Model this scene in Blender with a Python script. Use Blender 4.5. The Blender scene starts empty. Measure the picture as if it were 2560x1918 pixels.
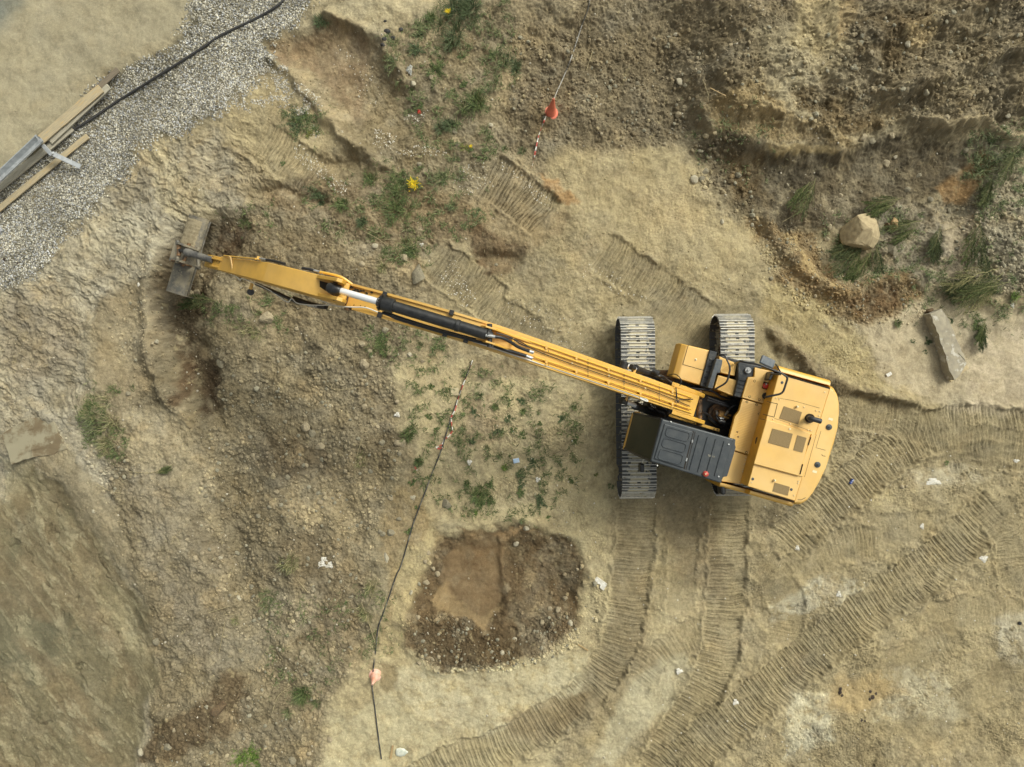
import bpy, bmesh, math, random
import numpy as np
from mathutils import Vector, Matrix

# ------------------------------------------------------------------ camera, sky, sun, exposure
SC = bpy.context.scene
H = 18.0            # flying height of the camera, metres
F = 1705.0          # focal length in photo pixels (photo 2560 wide)
cam = bpy.data.cameras.new('camera'); cam.sensor_width = 36.0; cam.lens = 36.0*F/2560.0
cam.clip_start = 0.1; cam.clip_end = 400
co = bpy.data.objects.new('camera', cam); SC.collection.objects.link(co)
co.location = (0, 0, H); co.rotation_euler = (0, 0, 0); SC.camera = co

SUN_EL, SUN_AZ = math.radians(46), math.radians(46)   # azimuth clockwise from +Y (picture top)
w = bpy.data.worlds.new('World'); SC.world = w; w.use_nodes = True
nt = w.node_tree; bg = nt.nodes['Background']
sky = nt.nodes.new('ShaderNodeTexSky'); sky.sky_type = 'NISHITA'; sky.sun_disc = False
sky.sun_elevation = SUN_EL; sky.sun_rotation = SUN_AZ
sky.dust_density = 6.0; sky.air_density = 1.0; sky.ozone_density = 0.6
# under a thin overcast the blue of the sky is mostly whitened by cloud
bw = nt.nodes.new('ShaderNodeRGBToBW'); nt.links.new(sky.outputs[0], bw.inputs[0])
cl = nt.nodes.new('ShaderNodeVectorMath'); cl.operation = 'SCALE'; cl.inputs[0].default_value = (1.0, 1.02, .92); nt.links.new(bw.outputs[0], cl.inputs['Scale'])
mxs = nt.nodes.new('ShaderNodeMix'); mxs.data_type = 'RGBA'; mxs.inputs[0].default_value = .80
nt.links.new(sky.outputs[0], mxs.inputs[6]); nt.links.new(cl.outputs[0], mxs.inputs[7]); nt.links.new(mxs.outputs[2], bg.inputs[0]); bg.inputs[1].default_value = 0.13
sl = bpy.data.lights.new('sun', 'SUN'); sl.energy = 1.30; sl.angle = math.radians(16); sl.color = (1.0, 0.965, 0.86)
so = bpy.data.objects.new('sun', sl); SC.collection.objects.link(so)
sd = Vector((math.sin(SUN_AZ)*math.cos(SUN_EL), math.cos(SUN_AZ)*math.cos(SUN_EL), math.sin(SUN_EL)))
so.rotation_euler = sd.to_track_quat('Z', 'Y').to_euler(); so.location = sd*30
SC.view_settings.view_transform = 'Standard'; SC.view_settings.look = 'None'
SC.view_settings.exposure = 0.39; SC.view_settings.gamma = 1.0

COL = SC.collection
rng = np.random.default_rng(7); R = random.Random(11)
S22 = 2560.0/2212.0

def W(px, py, z=0.0):                       # a point of the place seen at a photo pixel, at height z
    return Vector(((px-1280)*(H-z)/F, (959-py)*(H-z)/F, z))
def V22(x, y, z=0.0): return W(x*S22, y*S22, z)

# ------------------------------------------------------------------ noise
def lin(c):
    c = np.asarray(c, float)/255.0
    return np.where(c <= 0.04045, c/12.92, ((c+0.055)/1.055)**2.4)
_T = np.random.default_rng(3).random((512, 512)).astype(np.float32)
def vnoise(x, y, s=0):
    x = x + s*17.31; y = y + s*9.77
    xi = np.floor(x).astype(np.int32); yi = np.floor(y).astype(np.int32)
    fx = (x-xi).astype(np.float32); fy = (y-yi).astype(np.float32)
    fx = fx*fx*(3-2*fx); fy = fy*fy*(3-2*fy)
    x0 = xi & 511; x1 = (xi+1) & 511; y0 = yi & 511; y1 = (yi+1) & 511
    a = _T[y0, x0]; b = _T[y0, x1]; c = _T[y1, x0]; d = _T[y1, x1]
    return a+(b-a)*fx+(c-a)*fy+(a-b-c+d)*fx*fy
def fbm(x, y, s=0, o=4, g=0.5):
    t = 0; a = 1.0; n = 0
    for k in range(o):
        ca, sa = math.cos(k*1.1+.4), math.sin(k*1.1+.4)
        f = 2.03**k
        t = t+a*(vnoise((x*ca-y*sa)*f, (x*sa+y*ca)*f, s+k*3.7)-0.5); n += a*0.5; a *= g
    return t/n
def ridged(x, y, s=0, o=3):
    t = 0; a = 1.0; n = 0
    for k in range(o):
        ca, sa = math.cos(k*1.7+.2), math.sin(k*1.7+.2); f = 2.1**k
        t = t+a*(1-np.abs(2*vnoise((x*ca-y*sa)*f, (x*sa+y*ca)*f, s+k*5.1)-1)); n += a; a *= 0.5
    return t/n
def sstep(a, b, x):
    t = np.clip((x-a)/(b-a), 0, 1); return t*t*(3-2*t)

def poly_sdf(px, py, P):                    # signed distance, positive inside
    P = np.asarray(P, np.float32); n = len(P)
    d = np.full(px.shape, 1e12, np.float32); ins = np.zeros(px.shape, bool)
    for i in range(n):
        ax, ay = P[i]; bx, by = P[(i+1) % n]
        ex, ey = bx-ax, by-ay; wx, wy = px-ax, py-ay
        t = np.clip((wx*ex+wy*ey)/(ex*ex+ey*ey+1e-9), 0, 1)
        d = np.minimum(d, (wx-ex*t)**2+(wy-ey*t)**2)
        c = ((ay > py) != (by > py)) & (px < (bx-ax)*(py-ay)/((by-ay) if by != ay else 1e-9)+ax)
        ins ^= c
    return np.where(ins, 1, -1)*np.sqrt(d)
def line_dist(px, py, P):                   # distance to a polyline, arc length, signed side offset
    d = np.full(px.shape, 1e12, np.float32); u = np.zeros(px.shape, np.float32); sd_ = np.zeros(px.shape, np.float32); L = 0.0
    for i in range(len(P)-1):
        ax, ay = P[i]; bx, by = P[i+1]; ex, ey = bx-ax, by-ay; l = math.hypot(ex, ey)
        wx, wy = px-ax, py-ay; t = (wx*ex+wy*ey)/(l*l)
        tc = np.clip(t, 0, 1); dd = (wx-ex*tc)**2+(wy-ey*tc)**2
        m = dd < d
        d = np.where(m, dd, d); u = np.where(m, L+tc*l, u); sd_ = np.where(m, (wx*ey-wy*ex)/l, sd_); L += l
    return np.sqrt(d), u, sd_, L
def smooth_line(P, n=8):
    P = [Vector((a, b)) for a, b in P]; out = []
    for i in range(len(P)-1):
        p0 = P[max(i-1, 0)]; p1 = P[i]; p2 = P[i+1]; p3 = P[min(i+2, len(P)-1)]
        for k in range(n):
            t = k/n
            q = 0.5*((2*p1)+(p2-p0)*t+(2*p0-5*p1+4*p2-p3)*t*t+(3*p1-p0-3*p2+p3)*t**3)
            out.append((q.x, q.y))
    out.append((P[-1].x, P[-1].y)); return out

# ------------------------------------------------------------------ the ground: one sheet, fine in the middle, coarse to the edge
STEP = 0.0178
def axis(h, step):
    n = int(h/step); a = list(np.arange(-n, n+1)*step)
    g = step; o = a[-1]; ext = []
    while o < 70: g *= 1.16; o += g; ext.append(o)
    return np.array([-e for e in ext[::-1]]+a+ext, np.float32)
gx = axis(14.4, STEP); gy = axis(11.0, STEP)
X, Y = np.meshgrid(gx, gy)
PX = (1280+X*F/H)/S22; PY = (959-Y*F/H)/S22      # map coordinates in which the site plan below is written
inside = (np.abs(X) < 16) & (np.abs(Y) < 12.5)
wx_ = 26*fbm(PX/90, PY/90, 1, 4, .6); wy_ = 26*fbm(PX/90, PY/90, 31, 4, .6)
QX = PX+wx_; QY = PY+wy_
fin = 7*fbm(PX/14, PY/14, 5, 3, .6)

#   (colour, feather, opacity, roughness, outline)   every outline drawn on the plan; later ones lie on earlier ones
LAY = [
 ((157,147,123), 40, 1, .6, [(-400,620),(140,510),(300,330),(500,260),(640,400),(470,480),(390,530),(330,600),(200,690),(190,900),(260,1000),(300,1200),(330,1500),(300,2000),(-400,2000)]),
 ((137,124,101), 40, .7, .8, [(0,640),(120,600),(180,700),(170,790),(60,830),(0,780)]),
 ((131,119,95), 30, .5, .6, [(330,350),(430,330),(520,430),(470,450),(380,420)]),
 ((128,116,92), 16, .7, .6, [(230,420),(320,330),(360,380),(310,440),(270,470)]),
 ((172,158,122), 20, .8, .6, [(300,330),(340,300),(450,420),(470,480),(400,490),(340,420)]),
 ((173,163,137), 25, .8, .5, [(150,520),(300,460),(420,500),(340,570),(250,560)]),
 ((148,132,98), 40, 1, .6, [(640,160),(1100,0),(1250,-200),(1300,330),(1180,440),(1000,700),(700,560),(520,440),(470,260)]),
 ((167,150,108), 30, .9, .4, [(600,150),(640,200),(740,300),(840,360),(760,340),(620,400),(480,300),(470,250)]),
 ((176,161,123), 24, 1, .4, [(620,30),(700,10),(820,-20),(1000,-120),(960,60),(900,90),(850,95),(760,65),(700,30)]),
 ((178,158,116), 14, .9, .4, [(900,120),(950,100),(935,180),(880,190)]),
 ((135,114,84), 26, 1, .5, [(575,95),(640,70),(720,45),(770,80),(830,115),(860,170),(905,230),(870,290),(800,280),(740,240),(680,175),(600,140)]),
 ((147,120,84), 20, .6, .4, [(640,85),(680,90),(690,130),(640,140),(600,110)]),
 ((130,116,85), 40, .9, .8, [(800,110),(900,50),(1050,0),(1130,60),(1100,160),(1040,250),(1100,330),(1030,400),(950,400),(850,420),(700,330),(780,300)]),
 ((126,106,74), 30, .8, .8, [(560,400),(700,380),(1000,420),(1060,560),(960,560),(900,600),(760,540),(600,500)]),
 ((121,107,80), 50, 1, 1.0, [(1130,60),(1250,-20),(1700,-200),(1700,80),(1600,110),(1640,200),(1500,300),(1350,320),(1200,335),(1120,330),(1060,290),(1120,180)]),
 ((110,91,60), 30, .6, .8, [(1130,200),(1180,170),(1260,180),(1230,290),(1160,290)]),
 ((162,143,104), 12, .6, .4, [(1106,0),(1150,-60),(1135,110),(1118,120)]),
 ((160,144,110), 14, .6, .5, [(1190,0),(1260,-60),(1240,40),(1200,50)]),
 ((162,145,103), 25, 1, .4, [(1690,-200),(1840,-200),(1820,60),(1780,140),(1700,150),(1665,130)]),
 ((176,146,92), 12, .7, .3, [(1800,20),(1840,10),(1800,120),(1770,130)]),
 ((126,112,84), 40, 1, 1.0, [(1840,-200),(2700,-200),(2700,330),(2100,310),(1950,290),(1850,250),(1780,200),(1800,100)]),
 ((96,78,48), 14, .7, 1, [(1810,90),(1880,60),(1960,70),(1900,170),(1840,150),(1800,160)]),
 ((92,78,52), 14, .8, 1, [(1890,10),(1960,0),(1990,40),(1930,50),(1900,30)]),
 ((165,143,98), 12, .7, .6, [(1895,110),(1960,80),(1970,130),(1920,150)]),
 ((172,150,108), 14, .7, .6, [(2050,30),(2140,0),(2190,10),(2120,60),(2060,70)]),
 ((112,100,78), 20, .8, 1, [(2120,60),(2212,20),(2260,130),(2150,150),(2090,120)]),
 ((150,128,84), 20, .9, .8, [(1500,240),(1620,220),(1700,290),(1790,290),(1850,330),(1760,340),(1640,320),(1540,310)]),
 ((104,85,52), 16, .9, .9, [(1690,240),(1760,200),(1850,240),(1900,290),(1870,300),(1760,300),(1710,280)]),
 ((106,88,54), 14, .9, .9, [(1700,300),(1770,310),(1800,340),(1720,345)]),
 ((98,87,66), 20, 1, .7, [(1478,310),(1560,305),(1700,352),(1850,322),(1950,290),(2090,330),(2070,400),(1990,440),(1900,470),(1800,490),(1660,492),(1600,460),(1540,400)]),
 ((112,92,58), 30, .7, .6, [(1560,350),(1640,340),(1640,420),(1580,430)]),
 ((166,143,92), 8, .8, .4, [(1640,325),(1740,345),(1800,335),(1790,350),(1740,358),(1660,345)]),
 ((168,150,112), 9, .8, .4, [(1960,268),(2090,280),(2160,310),(2250,320),(2250,332),(2110,325),(2060,290),(1960,285)]),
 ((146,136,110), 30, 1, 1, [(2090,330),(2250,330),(2700,300),(2700,680),(2100,640),(2060,560),(1980,500),(2060,440)]),
 ((148,112,62), 14, .9, .5, [(2020,410),(2100,340),(2125,370),(2075,440),(2040,460)]),
 ((136,126,103), 20, 1, .9, [(1900,440),(2060,450),(2100,560),(2080,640),(1960,600),(1890,540)]),
 ((166,150,122), 16, .9, .4, [(2050,480),(2110,460),(2090,600),(2040,600)]),
 ((132,108,68), 22, 1, .9, [(1600,470),(1700,495),(1760,500),(1790,560),(1850,600),(1960,575),(2010,640),(1950,690),(1850,700),(1740,660),(1640,590)]),
 ((112,84,50), 18, .8, .9, [(1800,640),(1920,610),(1960,660),(1880,690)]),
 ((172,146,92), 8, .8, .4, [(1685,500),(1720,510),(1770,590),(1800,625),(1780,625),(1730,570)]),
 ((170,153,110), 36, 1, .35, [(1200,330),(1450,322),(1500,400),(1560,470),(1690,560),(1640,640),(1500,640),(1300,540),(1180,440)]),
 ((178,158,112), 40, .7, .3, [(1350,400),(1480,400),(1540,500),(1420,520)]),
 ((168,124,66), 14, .8, .4, [(1170,370),(1215,385),(1250,440),(1215,440),(1180,400)]),
 ((154,139,101), 36, 1, .5, [(900,560),(1200,460),(1500,600),(1700,620),(1900,800),(2050,900),(2000,1000),(1500,1100),(1300,840),(1000,740)]),
 ((168,150,100), 30, .8, .5, [(1650,600),(1780,660),(1960,840),(1900,850),(1740,760),(1640,680)]),
 ((122,104,72), 14, .7, .5, [(1640,728),(1700,745),(1860,840),(1960,890),(1930,895),(1840,860),(1700,780)]),
 ((180,164,131), 22, 1, .2, [(1860,705),(1990,660),(2080,665),(2170,690),(2260,650),(2700,660),(2700,905),(2100,890),(2000,870),(1930,830)]),
 ((188,170,140), 30, .7, .15, [(2060,740),(2212,700),(2400,720),(2400,880),(2100,870)]),
 ((128,115,87), 36, 1, 1.0, [(440,490),(560,440),(700,470),(850,560),(900,640),(900,720),(850,800),(875,950),(830,1050),(790,1200),(780,1400),(720,1500),(640,2000),(300,2000),(330,1500),(320,1300),(240,1120),(215,870),(300,640),(380,560)]),
 ((144,128,96), 22, .9, .4, [(205,650),(320,600),(360,700),(350,800),(260,900),(200,820)]),
 ((160,145,112), 16, .7, .6, [(240,690),(330,640),(340,720),(280,800),(240,760)]),
 ((112,97,70), 50, .7, .9, [(480,500),(680,500),(800,600),(860,720),(600,720),(470,650)]),
 ((146,130,96), 26, .7, .6, [(430,620),(560,620),(640,700),(560,780),(470,740)]),
 ((162,148,116), 26, .8, .6, [(270,880),(400,880),(480,1080),(420,1300),(330,1250),(300,1050)]),
 ((132,121,100), 40, .6, .9, [(250,1000),(420,1050),(500,1250),(520,1500),(400,1420),(330,1230)]),
 ((98,82,58), 26, .7, .9, [(560,940),(700,960),(720,1040),(620,1040),(540,1000)]),
 ((104,90,64), 30, .6, .9, [(820,850),(880,930),(900,1010),(830,1010),(800,940)]),
 ((162,145,108), 24, .7, .7, [(640,1030),(820,1020),(820,1120),(700,1180),(620,1100)]),
 ((105,90,66), 26, .5, .9, [(600,1150),(700,1120),(780,1250),(760,1400),(640,1380)]),
 ((150,138,110), 30, .6, .7, [(480,1340),(640,1240),(700,1300),(560,1480),(470,1440)]),
 ((86,70,48), 22, .85, .8, [(370,540),(410,480),(480,468),(560,500),(520,545),(470,570),(440,620),(420,700),(430,760),(470,830),(480,890),(440,880),(400,820),(370,760),(345,690),(330,620)]),
 ((76,58,38), 14, .8, .8, [(470,480),(530,490),(520,540),(480,560),(455,540)]),
 ((92,70,46), 14, .8, .8, [(380,760),(410,780),(400,870),(378,860)]),
 ((82,66,46), 20, .8, .9, [(430,760),(470,790),(480,880),(440,890),(425,820)]),
 ((150,130,92), 16, .8, .5, [(1000,470),(1060,430),(1230,470),(1200,520),(1120,520)]),
 ((110,88,60), 24, .9, .6, [(1010,480),(1080,500),(1140,520),(1120,590),(1060,600),(1030,550)]),
 ((176,160,117), 36, 1, .35, [(850,800),(930,770),(1060,790),(1180,800),(1330,850),(1345,1080),(1320,1250),(1310,1400),(1230,1500),(1150,2000),(690,2000),(720,1500),(800,1380),(850,1230),(880,1120),(920,1010),(870,900)]),
 ((118,100,70), 30, .7, .5, [(1020,790),(1140,770),(1160,810),(1060,830)]),
 ((182,163,118), 20, .8, .2, [(880,790),(1000,800),(990,860),(900,850)]),
 ((150,130,98), 20, .6, .5, [(1000,860),(1070,860),(1100,960),(1020,960)]),
 ((150,128,84), 24, .9, .5, [(830,1080),(900,1020),(960,1150),(920,1260),(860,1390),(820,1400),(840,1230)]),
 ((178,160,112), 18, .9, .4, [(880,1180),(950,1120),(930,1240),(900,1330),(870,1420),(820,1420),(850,1290)]),
 ((104,84,55), 22, 1, .6, [(955,1142),(1090,1150),(1230,1150),(1262,1250),(1240,1350),(1160,1420),(1060,1440),(960,1430),(880,1400),(890,1330),(930,1230)]),
 ((150,120,78), 8, .9, .4, [(985,1130),(1095,1160),(1150,1150),(1100,1185),(1000,1160)]),
 ((125,100,65), 12, .95, .12, [(1000,1160),(1090,1172),(1082,1280),(1050,1370),(1020,1360),(950,1300),(965,1200)]),
 ((114,88,54), 14, .7, .2, [(1010,1180),(1060,1190),(1055,1260),(1000,1240)]),
 ((152,126,82), 10, .8, .12, [(960,1270),(1040,1350),(1080,1310),(1050,1375),(930,1310)]),
 ((88,72,48), 22, .95, 1.1, [(890,1345),(960,1340),(1040,1380),(1110,1370),(1170,1330),(1200,1350),(1160,1400),(1080,1440),(1000,1440),(900,1420)]),
 ((160,144,104), 60, 1, .45, [(1350,1080),(1600,1090),(1800,1000),(2000,880),(2700,900),(2700,2000),(1100,2000),(1290,1500),(1330,1300)]),
 ((134,117,84), 30, .8, .4, [(1405,1060),(1550,1060),(1560,1300),(1480,1240),(1420,1150)]),
 ((140,124,90), 30, .6, .4, [(1320,1080),(1410,1090),(1400,1400),(1330,1560),(1240,1600),(1310,1400)]),
 ((188,176,138), 22, .9, .2, [(850,1460),(930,1430),(1100,1440),(1220,1400),(1280,1400),(1250,1500),(1150,1560),(1060,1600),(950,1590),(870,1500)]),
 ((184,172,132), 22, .8, .2, [(720,1560),(850,1500),(950,1600),(880,1700),(700,1700)]),
 ((146,128,88), 12, .8, .3, [(820,1440),(860,1440),(865,1480),(840,1510),(815,1490)]),
 ((142,120,80), 20, .7, .5, [(1080,1560),(1230,1500),(1290,1500),(1250,1560),(1100,1610)]),
 ((188,179,150), 20, .9, .5, [(1660,1310),(1760,1250),(1880,1260),(1820,1300),(1720,1340),(1670,1350)]),
 ((186,174,142), 20, .8, .2, [(1960,1030),(2080,1010),(2150,1030),(2100,1060),(1980,1060)]),
 ((172,156,112), 20, .7, .3, [(1880,1050),(2000,1060),(1960,1110),(1860,1110)]),
 ((186,178,148), 26, .8, .6, [(1720,1500),(1800,1490),(1800,1590),(1700,1640),(1690,1560)]),
 ((184,174,142), 24, .7, .4, [(1920,1440),(2050,1470),(2100,1560),(1900,1560)]),
 ((188,178,150), 24, .7, .4, [(2150,1340),(2260,1320),(2300,1450),(2160,1420)]),
 ((180,152,96), 24, .7, .3, [(1790,1460),(1900,1450),(1960,1500),(1860,1530),(1780,1520)]),
 ((178,168,134), 20, .8, .2, [(1360,1480),(1480,1410),(1500,1440),(1400,1560),(1330,1657),(1280,1657)]),
 ((182,166,124), 20, .6, .2, [(1410,1320),(1480,1310),(1440,1400),(1390,1420)]),
 ((112,100,74), 26, .7, .6, [(1640,1090),(1740,1080),(1700,1140),(1640,1150)]),
 ((119,109,79), 26, 1, .24, [(-400,1000),(0,1085),(60,1010),(140,1070),(230,1200),(320,1330),(310,1400),(345,1470),(300,1540),(300,2000),(-400,2000)]),
 ((104,100,76), 40, .8, .1, [(0,1180),(120,1300),(150,1420),(60,1500),(-50,1450)]),
 ((150,136,104), 14, .8, .3, [(60,990),(140,960),(260,1120),(330,1290),(280,1250),(200,1160)]),
 ((160,148,110), 14, .7, .3, [(150,1200),(210,1240),(200,1290),(160,1260)]),
 ((160,152,118), 20, .7, .3, [(0,1000),(60,1010),(40,1070),(0,1080)]),
 ((152,140,104), 16, .6, .4, [(100,1270),(250,1300),(300,1400),(230,1420),(160,1340)]),
 ((158,146,112), 16, .5, .4, [(0,1470),(100,1580),(70,1600),(0,1560)]),
 ((96,78,52), 20, .85, .9, [(430,1530),(470,1450),(530,1460),(530,1560),(480,1600),(330,1657),(300,1657),(310,1590),(380,1550)]),
 ((160,149,119), 30, 1, .08, [(-400,-400),(600,-400),(500,20),(440,70),(350,120),(250,175),(130,290),(60,350),(-400,700)]),
 ((150,138,108), 20, .6, .3, [(240,150),(330,100),(440,60),(400,120),(270,180)]),
 ((118,121,110), 60, .95, .05, [(-400,-400),(90,-200),(70,20),(0,90),(-300,300)]),
 ((112,105,84), 18, 1, .3, [(430,20),(560,-200),(760,-200),(650,10),(630,60),(570,100),(605,150),(560,165),(520,200),(440,250),(380,290),(330,300),(300,330),(270,370),(240,420),(190,470),(140,510),(110,560),(60,590),(0,620),(-300,800),(-300,620),(0,420),(150,275),(240,180),(340,130),(420,70)]),
]
col = np.empty(X.shape+(3,), np.float32); col[:] = lin((152,138,104)); rough = np.full(X.shape, .5, np.float32)
for c, fe, op, ro, P in LAY:
    P = np.array(P, np.float32)
    x0, y0 = P.min(0)-fe-40; x1, y1 = P.max(0)+fe+40
    ix = np.where((PX[0] > x0) & (PX[0] < x1))[0]; iy = np.where((PY[:, 0] > y0) & (PY[:, 0] < y1))[0]
    if not len(ix) or not len(iy): continue
    sl_ = (slice(iy[0], iy[-1]+1), slice(ix[0], ix[-1]+1))
    d = poly_sdf(QX[sl_]+fin[sl_]*min(1.5, .4+fe/20), QY[sl_]-fin[sl_]*min(1.5, .4+fe/20), P)
    m = sstep(-fe*.5, fe*.5, d)*op
    if c[0] >= 184 or c == (172,156,112): m = m*sstep(-.30, .22, fbm(QX[sl_]/17, QY[sl_]/17, 401, 5, .7)+.12)
    col[sl_] += m[..., None]*(lin(c)[None, None]-col[sl_]); rough[sl_] += m*(ro-rough[sl_])
    if c == (112,105,84): gravel_P = P

# mottling: moisture, silt and grit in the soil itself
n1 = fbm(PX/70, PY/70, 11, 4, .6); n2 = fbm(PX/17, PY/17, 12, 4, .65); n3 = fbm(PX/4.6, PY/4.6, 13, 3, .8)
n4 = fbm(PX/150, PY/150, 15, 3)
smoothm = 0.35+0.65*np.clip(rough*1.6, 0, 1)
# long streaks in the bottom-left clay
ca, sa = math.cos(math.radians(52)), math.sin(math.radians(52))
su, sv = (PX*ca+PY*sa), (-PX*sa+PY*ca)
clay = sstep(-30, 30, poly_sdf(QX, QY, [(-400,1000),(0,1085),(60,1010),(140,1070),(230,1200),(320,1330),(310,1400),(345,1470),(300,1540),(300,2000),(-400,2000)]))
streak = fbm(su/110, sv/11, 21, 6, .65)
s2_ = fbm(su/52, sv/20, 27, 6, .7)
st = clay*np.maximum(sstep(.20, .42, streak)*.7, sstep(.12, .30, s2_)*.95)*(.7+.7*fbm(PX/18, PY/18, 25, 4))
brn = clay*sstep(-.1, .4, fbm(su/110, sv/50, 29, 3))
col += (brn*.55)[..., None]*(lin((124,105,74))-col)
terr = ridged(su/120+.6*fbm(PX/40, PY/40, 30, 3), sv/34+.5*fbm(PX/22, PY/22, 32, 3), 33, 2); terr = clay*sstep(.88, .97, terr)
col *= (1-.34*terr)[..., None]
col += np.clip(st, 0, 1)[..., None]*.75*(lin((162,152,116))-col)
st2 = clay*sstep(.25, .6, -streak+.3*n2)*.5
col *= (1-.35*st2)[..., None]
# streaks in the spoil at the top right
tr = sstep(-40, 60, poly_sdf(QX, QY, [(1700,-200),(2700,-200),(2700,340),(2050,330),(1800,330),(1620,320),(1500,200),(1640,100)]))
ca2, sa2 = math.cos(math.radians(-25)), math.sin(math.radians(-25))
su2, sv2 = (QX*ca2+QY*sa2), (-QX*sa2+QY*ca2)
stk = fbm(su2/42, sv2/18, 41, 4, .65)
col *= (1+tr*.34*stk)[..., None]
pa = sstep(.05, .5, fbm(PX/34, PY/34, 301, 5, .62))*smoothm
pb = sstep(.05, .55, fbm(PX/26, PY/26, 311, 5, .62))*smoothm
col += (pa*.45)[..., None]*(lin((116,101,72))-col)
col += (pb*.40)[..., None]*(lin((166,151,116))-col)
pc = sstep(.0, .45, fbm(PX/62, PY/62, 331, 5, .62))*np.clip(rough*1.4, .15, 1)
col += (pc*.36)[..., None]*(lin((141,131,107))-col)
pd = sstep(.12, .5, fbm(PX/48, PY/48, 341, 5, .65))*smoothm
col += (pd*.38)[..., None]*(lin((168,146,104))-col)
crack = sstep(.80, .97, ridged(QX/24, QY/24, 321, 4))*smoothm  # darker crack lines, drawn in the colour only
gv = 1+smoothm*(.22*n1+.30*n2+.34*n3)+.05*n4-.22*crack
col *= np.clip(gv, .35, 1.7)[..., None]
hue = fbm(PX/45, PY/45, 51, 4, .6)
hs = smoothm*hue
col[..., 0] *= 1+.05*hs; col[..., 2] *= 1-.13*hs
lum = (col@np.array([.3,.59,.11], np.float32))[..., None]
col += .24*(lum*np.array([1.03,1.01,.85], np.float32)-col)
blot = sstep(.38, .62, fbm(PX/8, PY/8, 61, 3, .6))*np.clip(rough, 0, 1)
col *= (1-.30*blot)[..., None]
lightb = sstep(.42, .65, fbm(PX/11, PY/11, 67, 3, .6))*np.clip(rough*1.2, 0, 1)
col += lightb[..., None]*.35*(lin((186,172,132))-col)

# ---- heights
Z = np.zeros(X.shape, np.float32)
def rise(P, h, fe, s=0):
    global Z
    d = poly_sdf(QX, QY, P); Z += h*sstep(-fe, fe, d)
def ridge(P, h, wd):
    global Z
    d, u, s_, L = line_dist(QX, QY, smooth_line(P, 4)); Z += h*np.exp(-(d/wd)**2)
rise([(-900,-900),(600,-900),(520,20),(440,90),(340,150),(240,200),(150,290),(60,380),(-900,1000)], .25, 45)
rise([(1480,-900),(1500,180),(1540,290),(1700,335),(1850,310),(1960,275),(2090,290),(2250,320),(3000,330),(3000,-900)], .95, 75)
rise([(1100,-900),(1100,20),(1500,60),(1660,130),(1700,-900)], .35, 90)
rise([(2000,-900),(2000,60),(2212,180),(3000,200),(3000,-900)], .5, 110)
rise([(2110,330),(2100,440),(2120,560),(2160,680),(3000,700),(3000,300)], .35, 55)
rise([(1640,500),(1740,590),(1850,610),(1990,580),(2050,460),(1950,480),(1750,470)], -.22, 45)
ridge([(1640,480),(1720,560),(1790,625),(1900,600),(2000,600)], .26, 20)
ridge([(1490,190),(1530,300),(1650,330),(1740,350),(1800,340)], .22, 24)
ridge([(1560,250),(1680,280),(1760,300),(1830,320)], .13, 18)
ridge([(1950,275),(2090,288),(2150,315),(2230,325)], .22, 13)
ridge([(1850,120),(1960,100),(2060,60),(2160,10)], .3, 22)
ridge([(1880,230),(2000,200),(2130,160),(2230,160)], .25, 18)
rise([(1740,200),(1850,180),(1900,270),(1780,300),(1700,270)], -.25, 45)
ridge([(1650,715),(1750,790),(1880,850),(1980,880)], .20, 15)
ridge([(1640,735),(1740,815),(1870,875)], -.07, 12)
rise([(960,1160),(1090,1165),(1220,1180),(1240,1290),(1150,1370),(1060,1400),(960,1380),(930,1260)], -.32, 38)
ridge([(880,1330),(900,1400),(960,1425),(1060,1430),(1150,1405)], .16, 26)
ridge([(960,1120),(1100,1135),(1240,1150),(1275,1260)], .06, 14)
ridge([(1085,1180),(1085,1300),(1075,1380)], .10, 10)
ridge([(980,1180),(960,1290),(940,1330)], .05, 8)
rise([(385,500),(470,470),(540,495),(500,560),(450,620),(440,720),(470,840),(480,900),(430,880),(380,800),(350,680)], -.45, 30)
ridge([(360,500),(330,600),(320,700),(350,800),(400,880)], .22, 24)
ridge([(340,690),(330,760),(370,850)], .15, 14)
ridge([(230,650),(210,760),(200,900)], .14, 26)
rise([(580,110),(720,60),(840,120),(900,230),(860,290),(760,260),(640,160)], -.30, 45)
ridge([(590,140),(660,200),(740,290),(830,360)], .20, 12)
ridge([(700,30),(760,70),(840,110),(870,170)], .22, 14)
rise([(690,350),(760,330),(780,345),(740,370)], -.2, 12)
ridge([(540,420),(600,400),(700,440)], -.16, 16)
rise([(-900,990),(0,1000),(60,1020),(160,1090),(300,1300),(320,1500),(300,2600),(-900,2600)], -.35, 45)
ridge([(1010,600),(1040,560),(1120,560)], -.18, 18)
rise([(880,930),(900,1050),(860,1200),(820,1330),(600,1300),(560,900)], .12, 90)
rise([(200,900),(330,850),(450,1050),(430,1250),(300,1150)], .22, 80)
ridge([(500,1000),(520,1200),(560,1400)], -.16, 26); ridge([(600,1050),(640,1250),(620,1450)], .14, 30)
ridge([(700,1000),(780,1180),(770,1400)], -.12, 30)
ridge([(1300,1520),(1220,1570),(1080,1620),(950,1645)], .12, 12)
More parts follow.
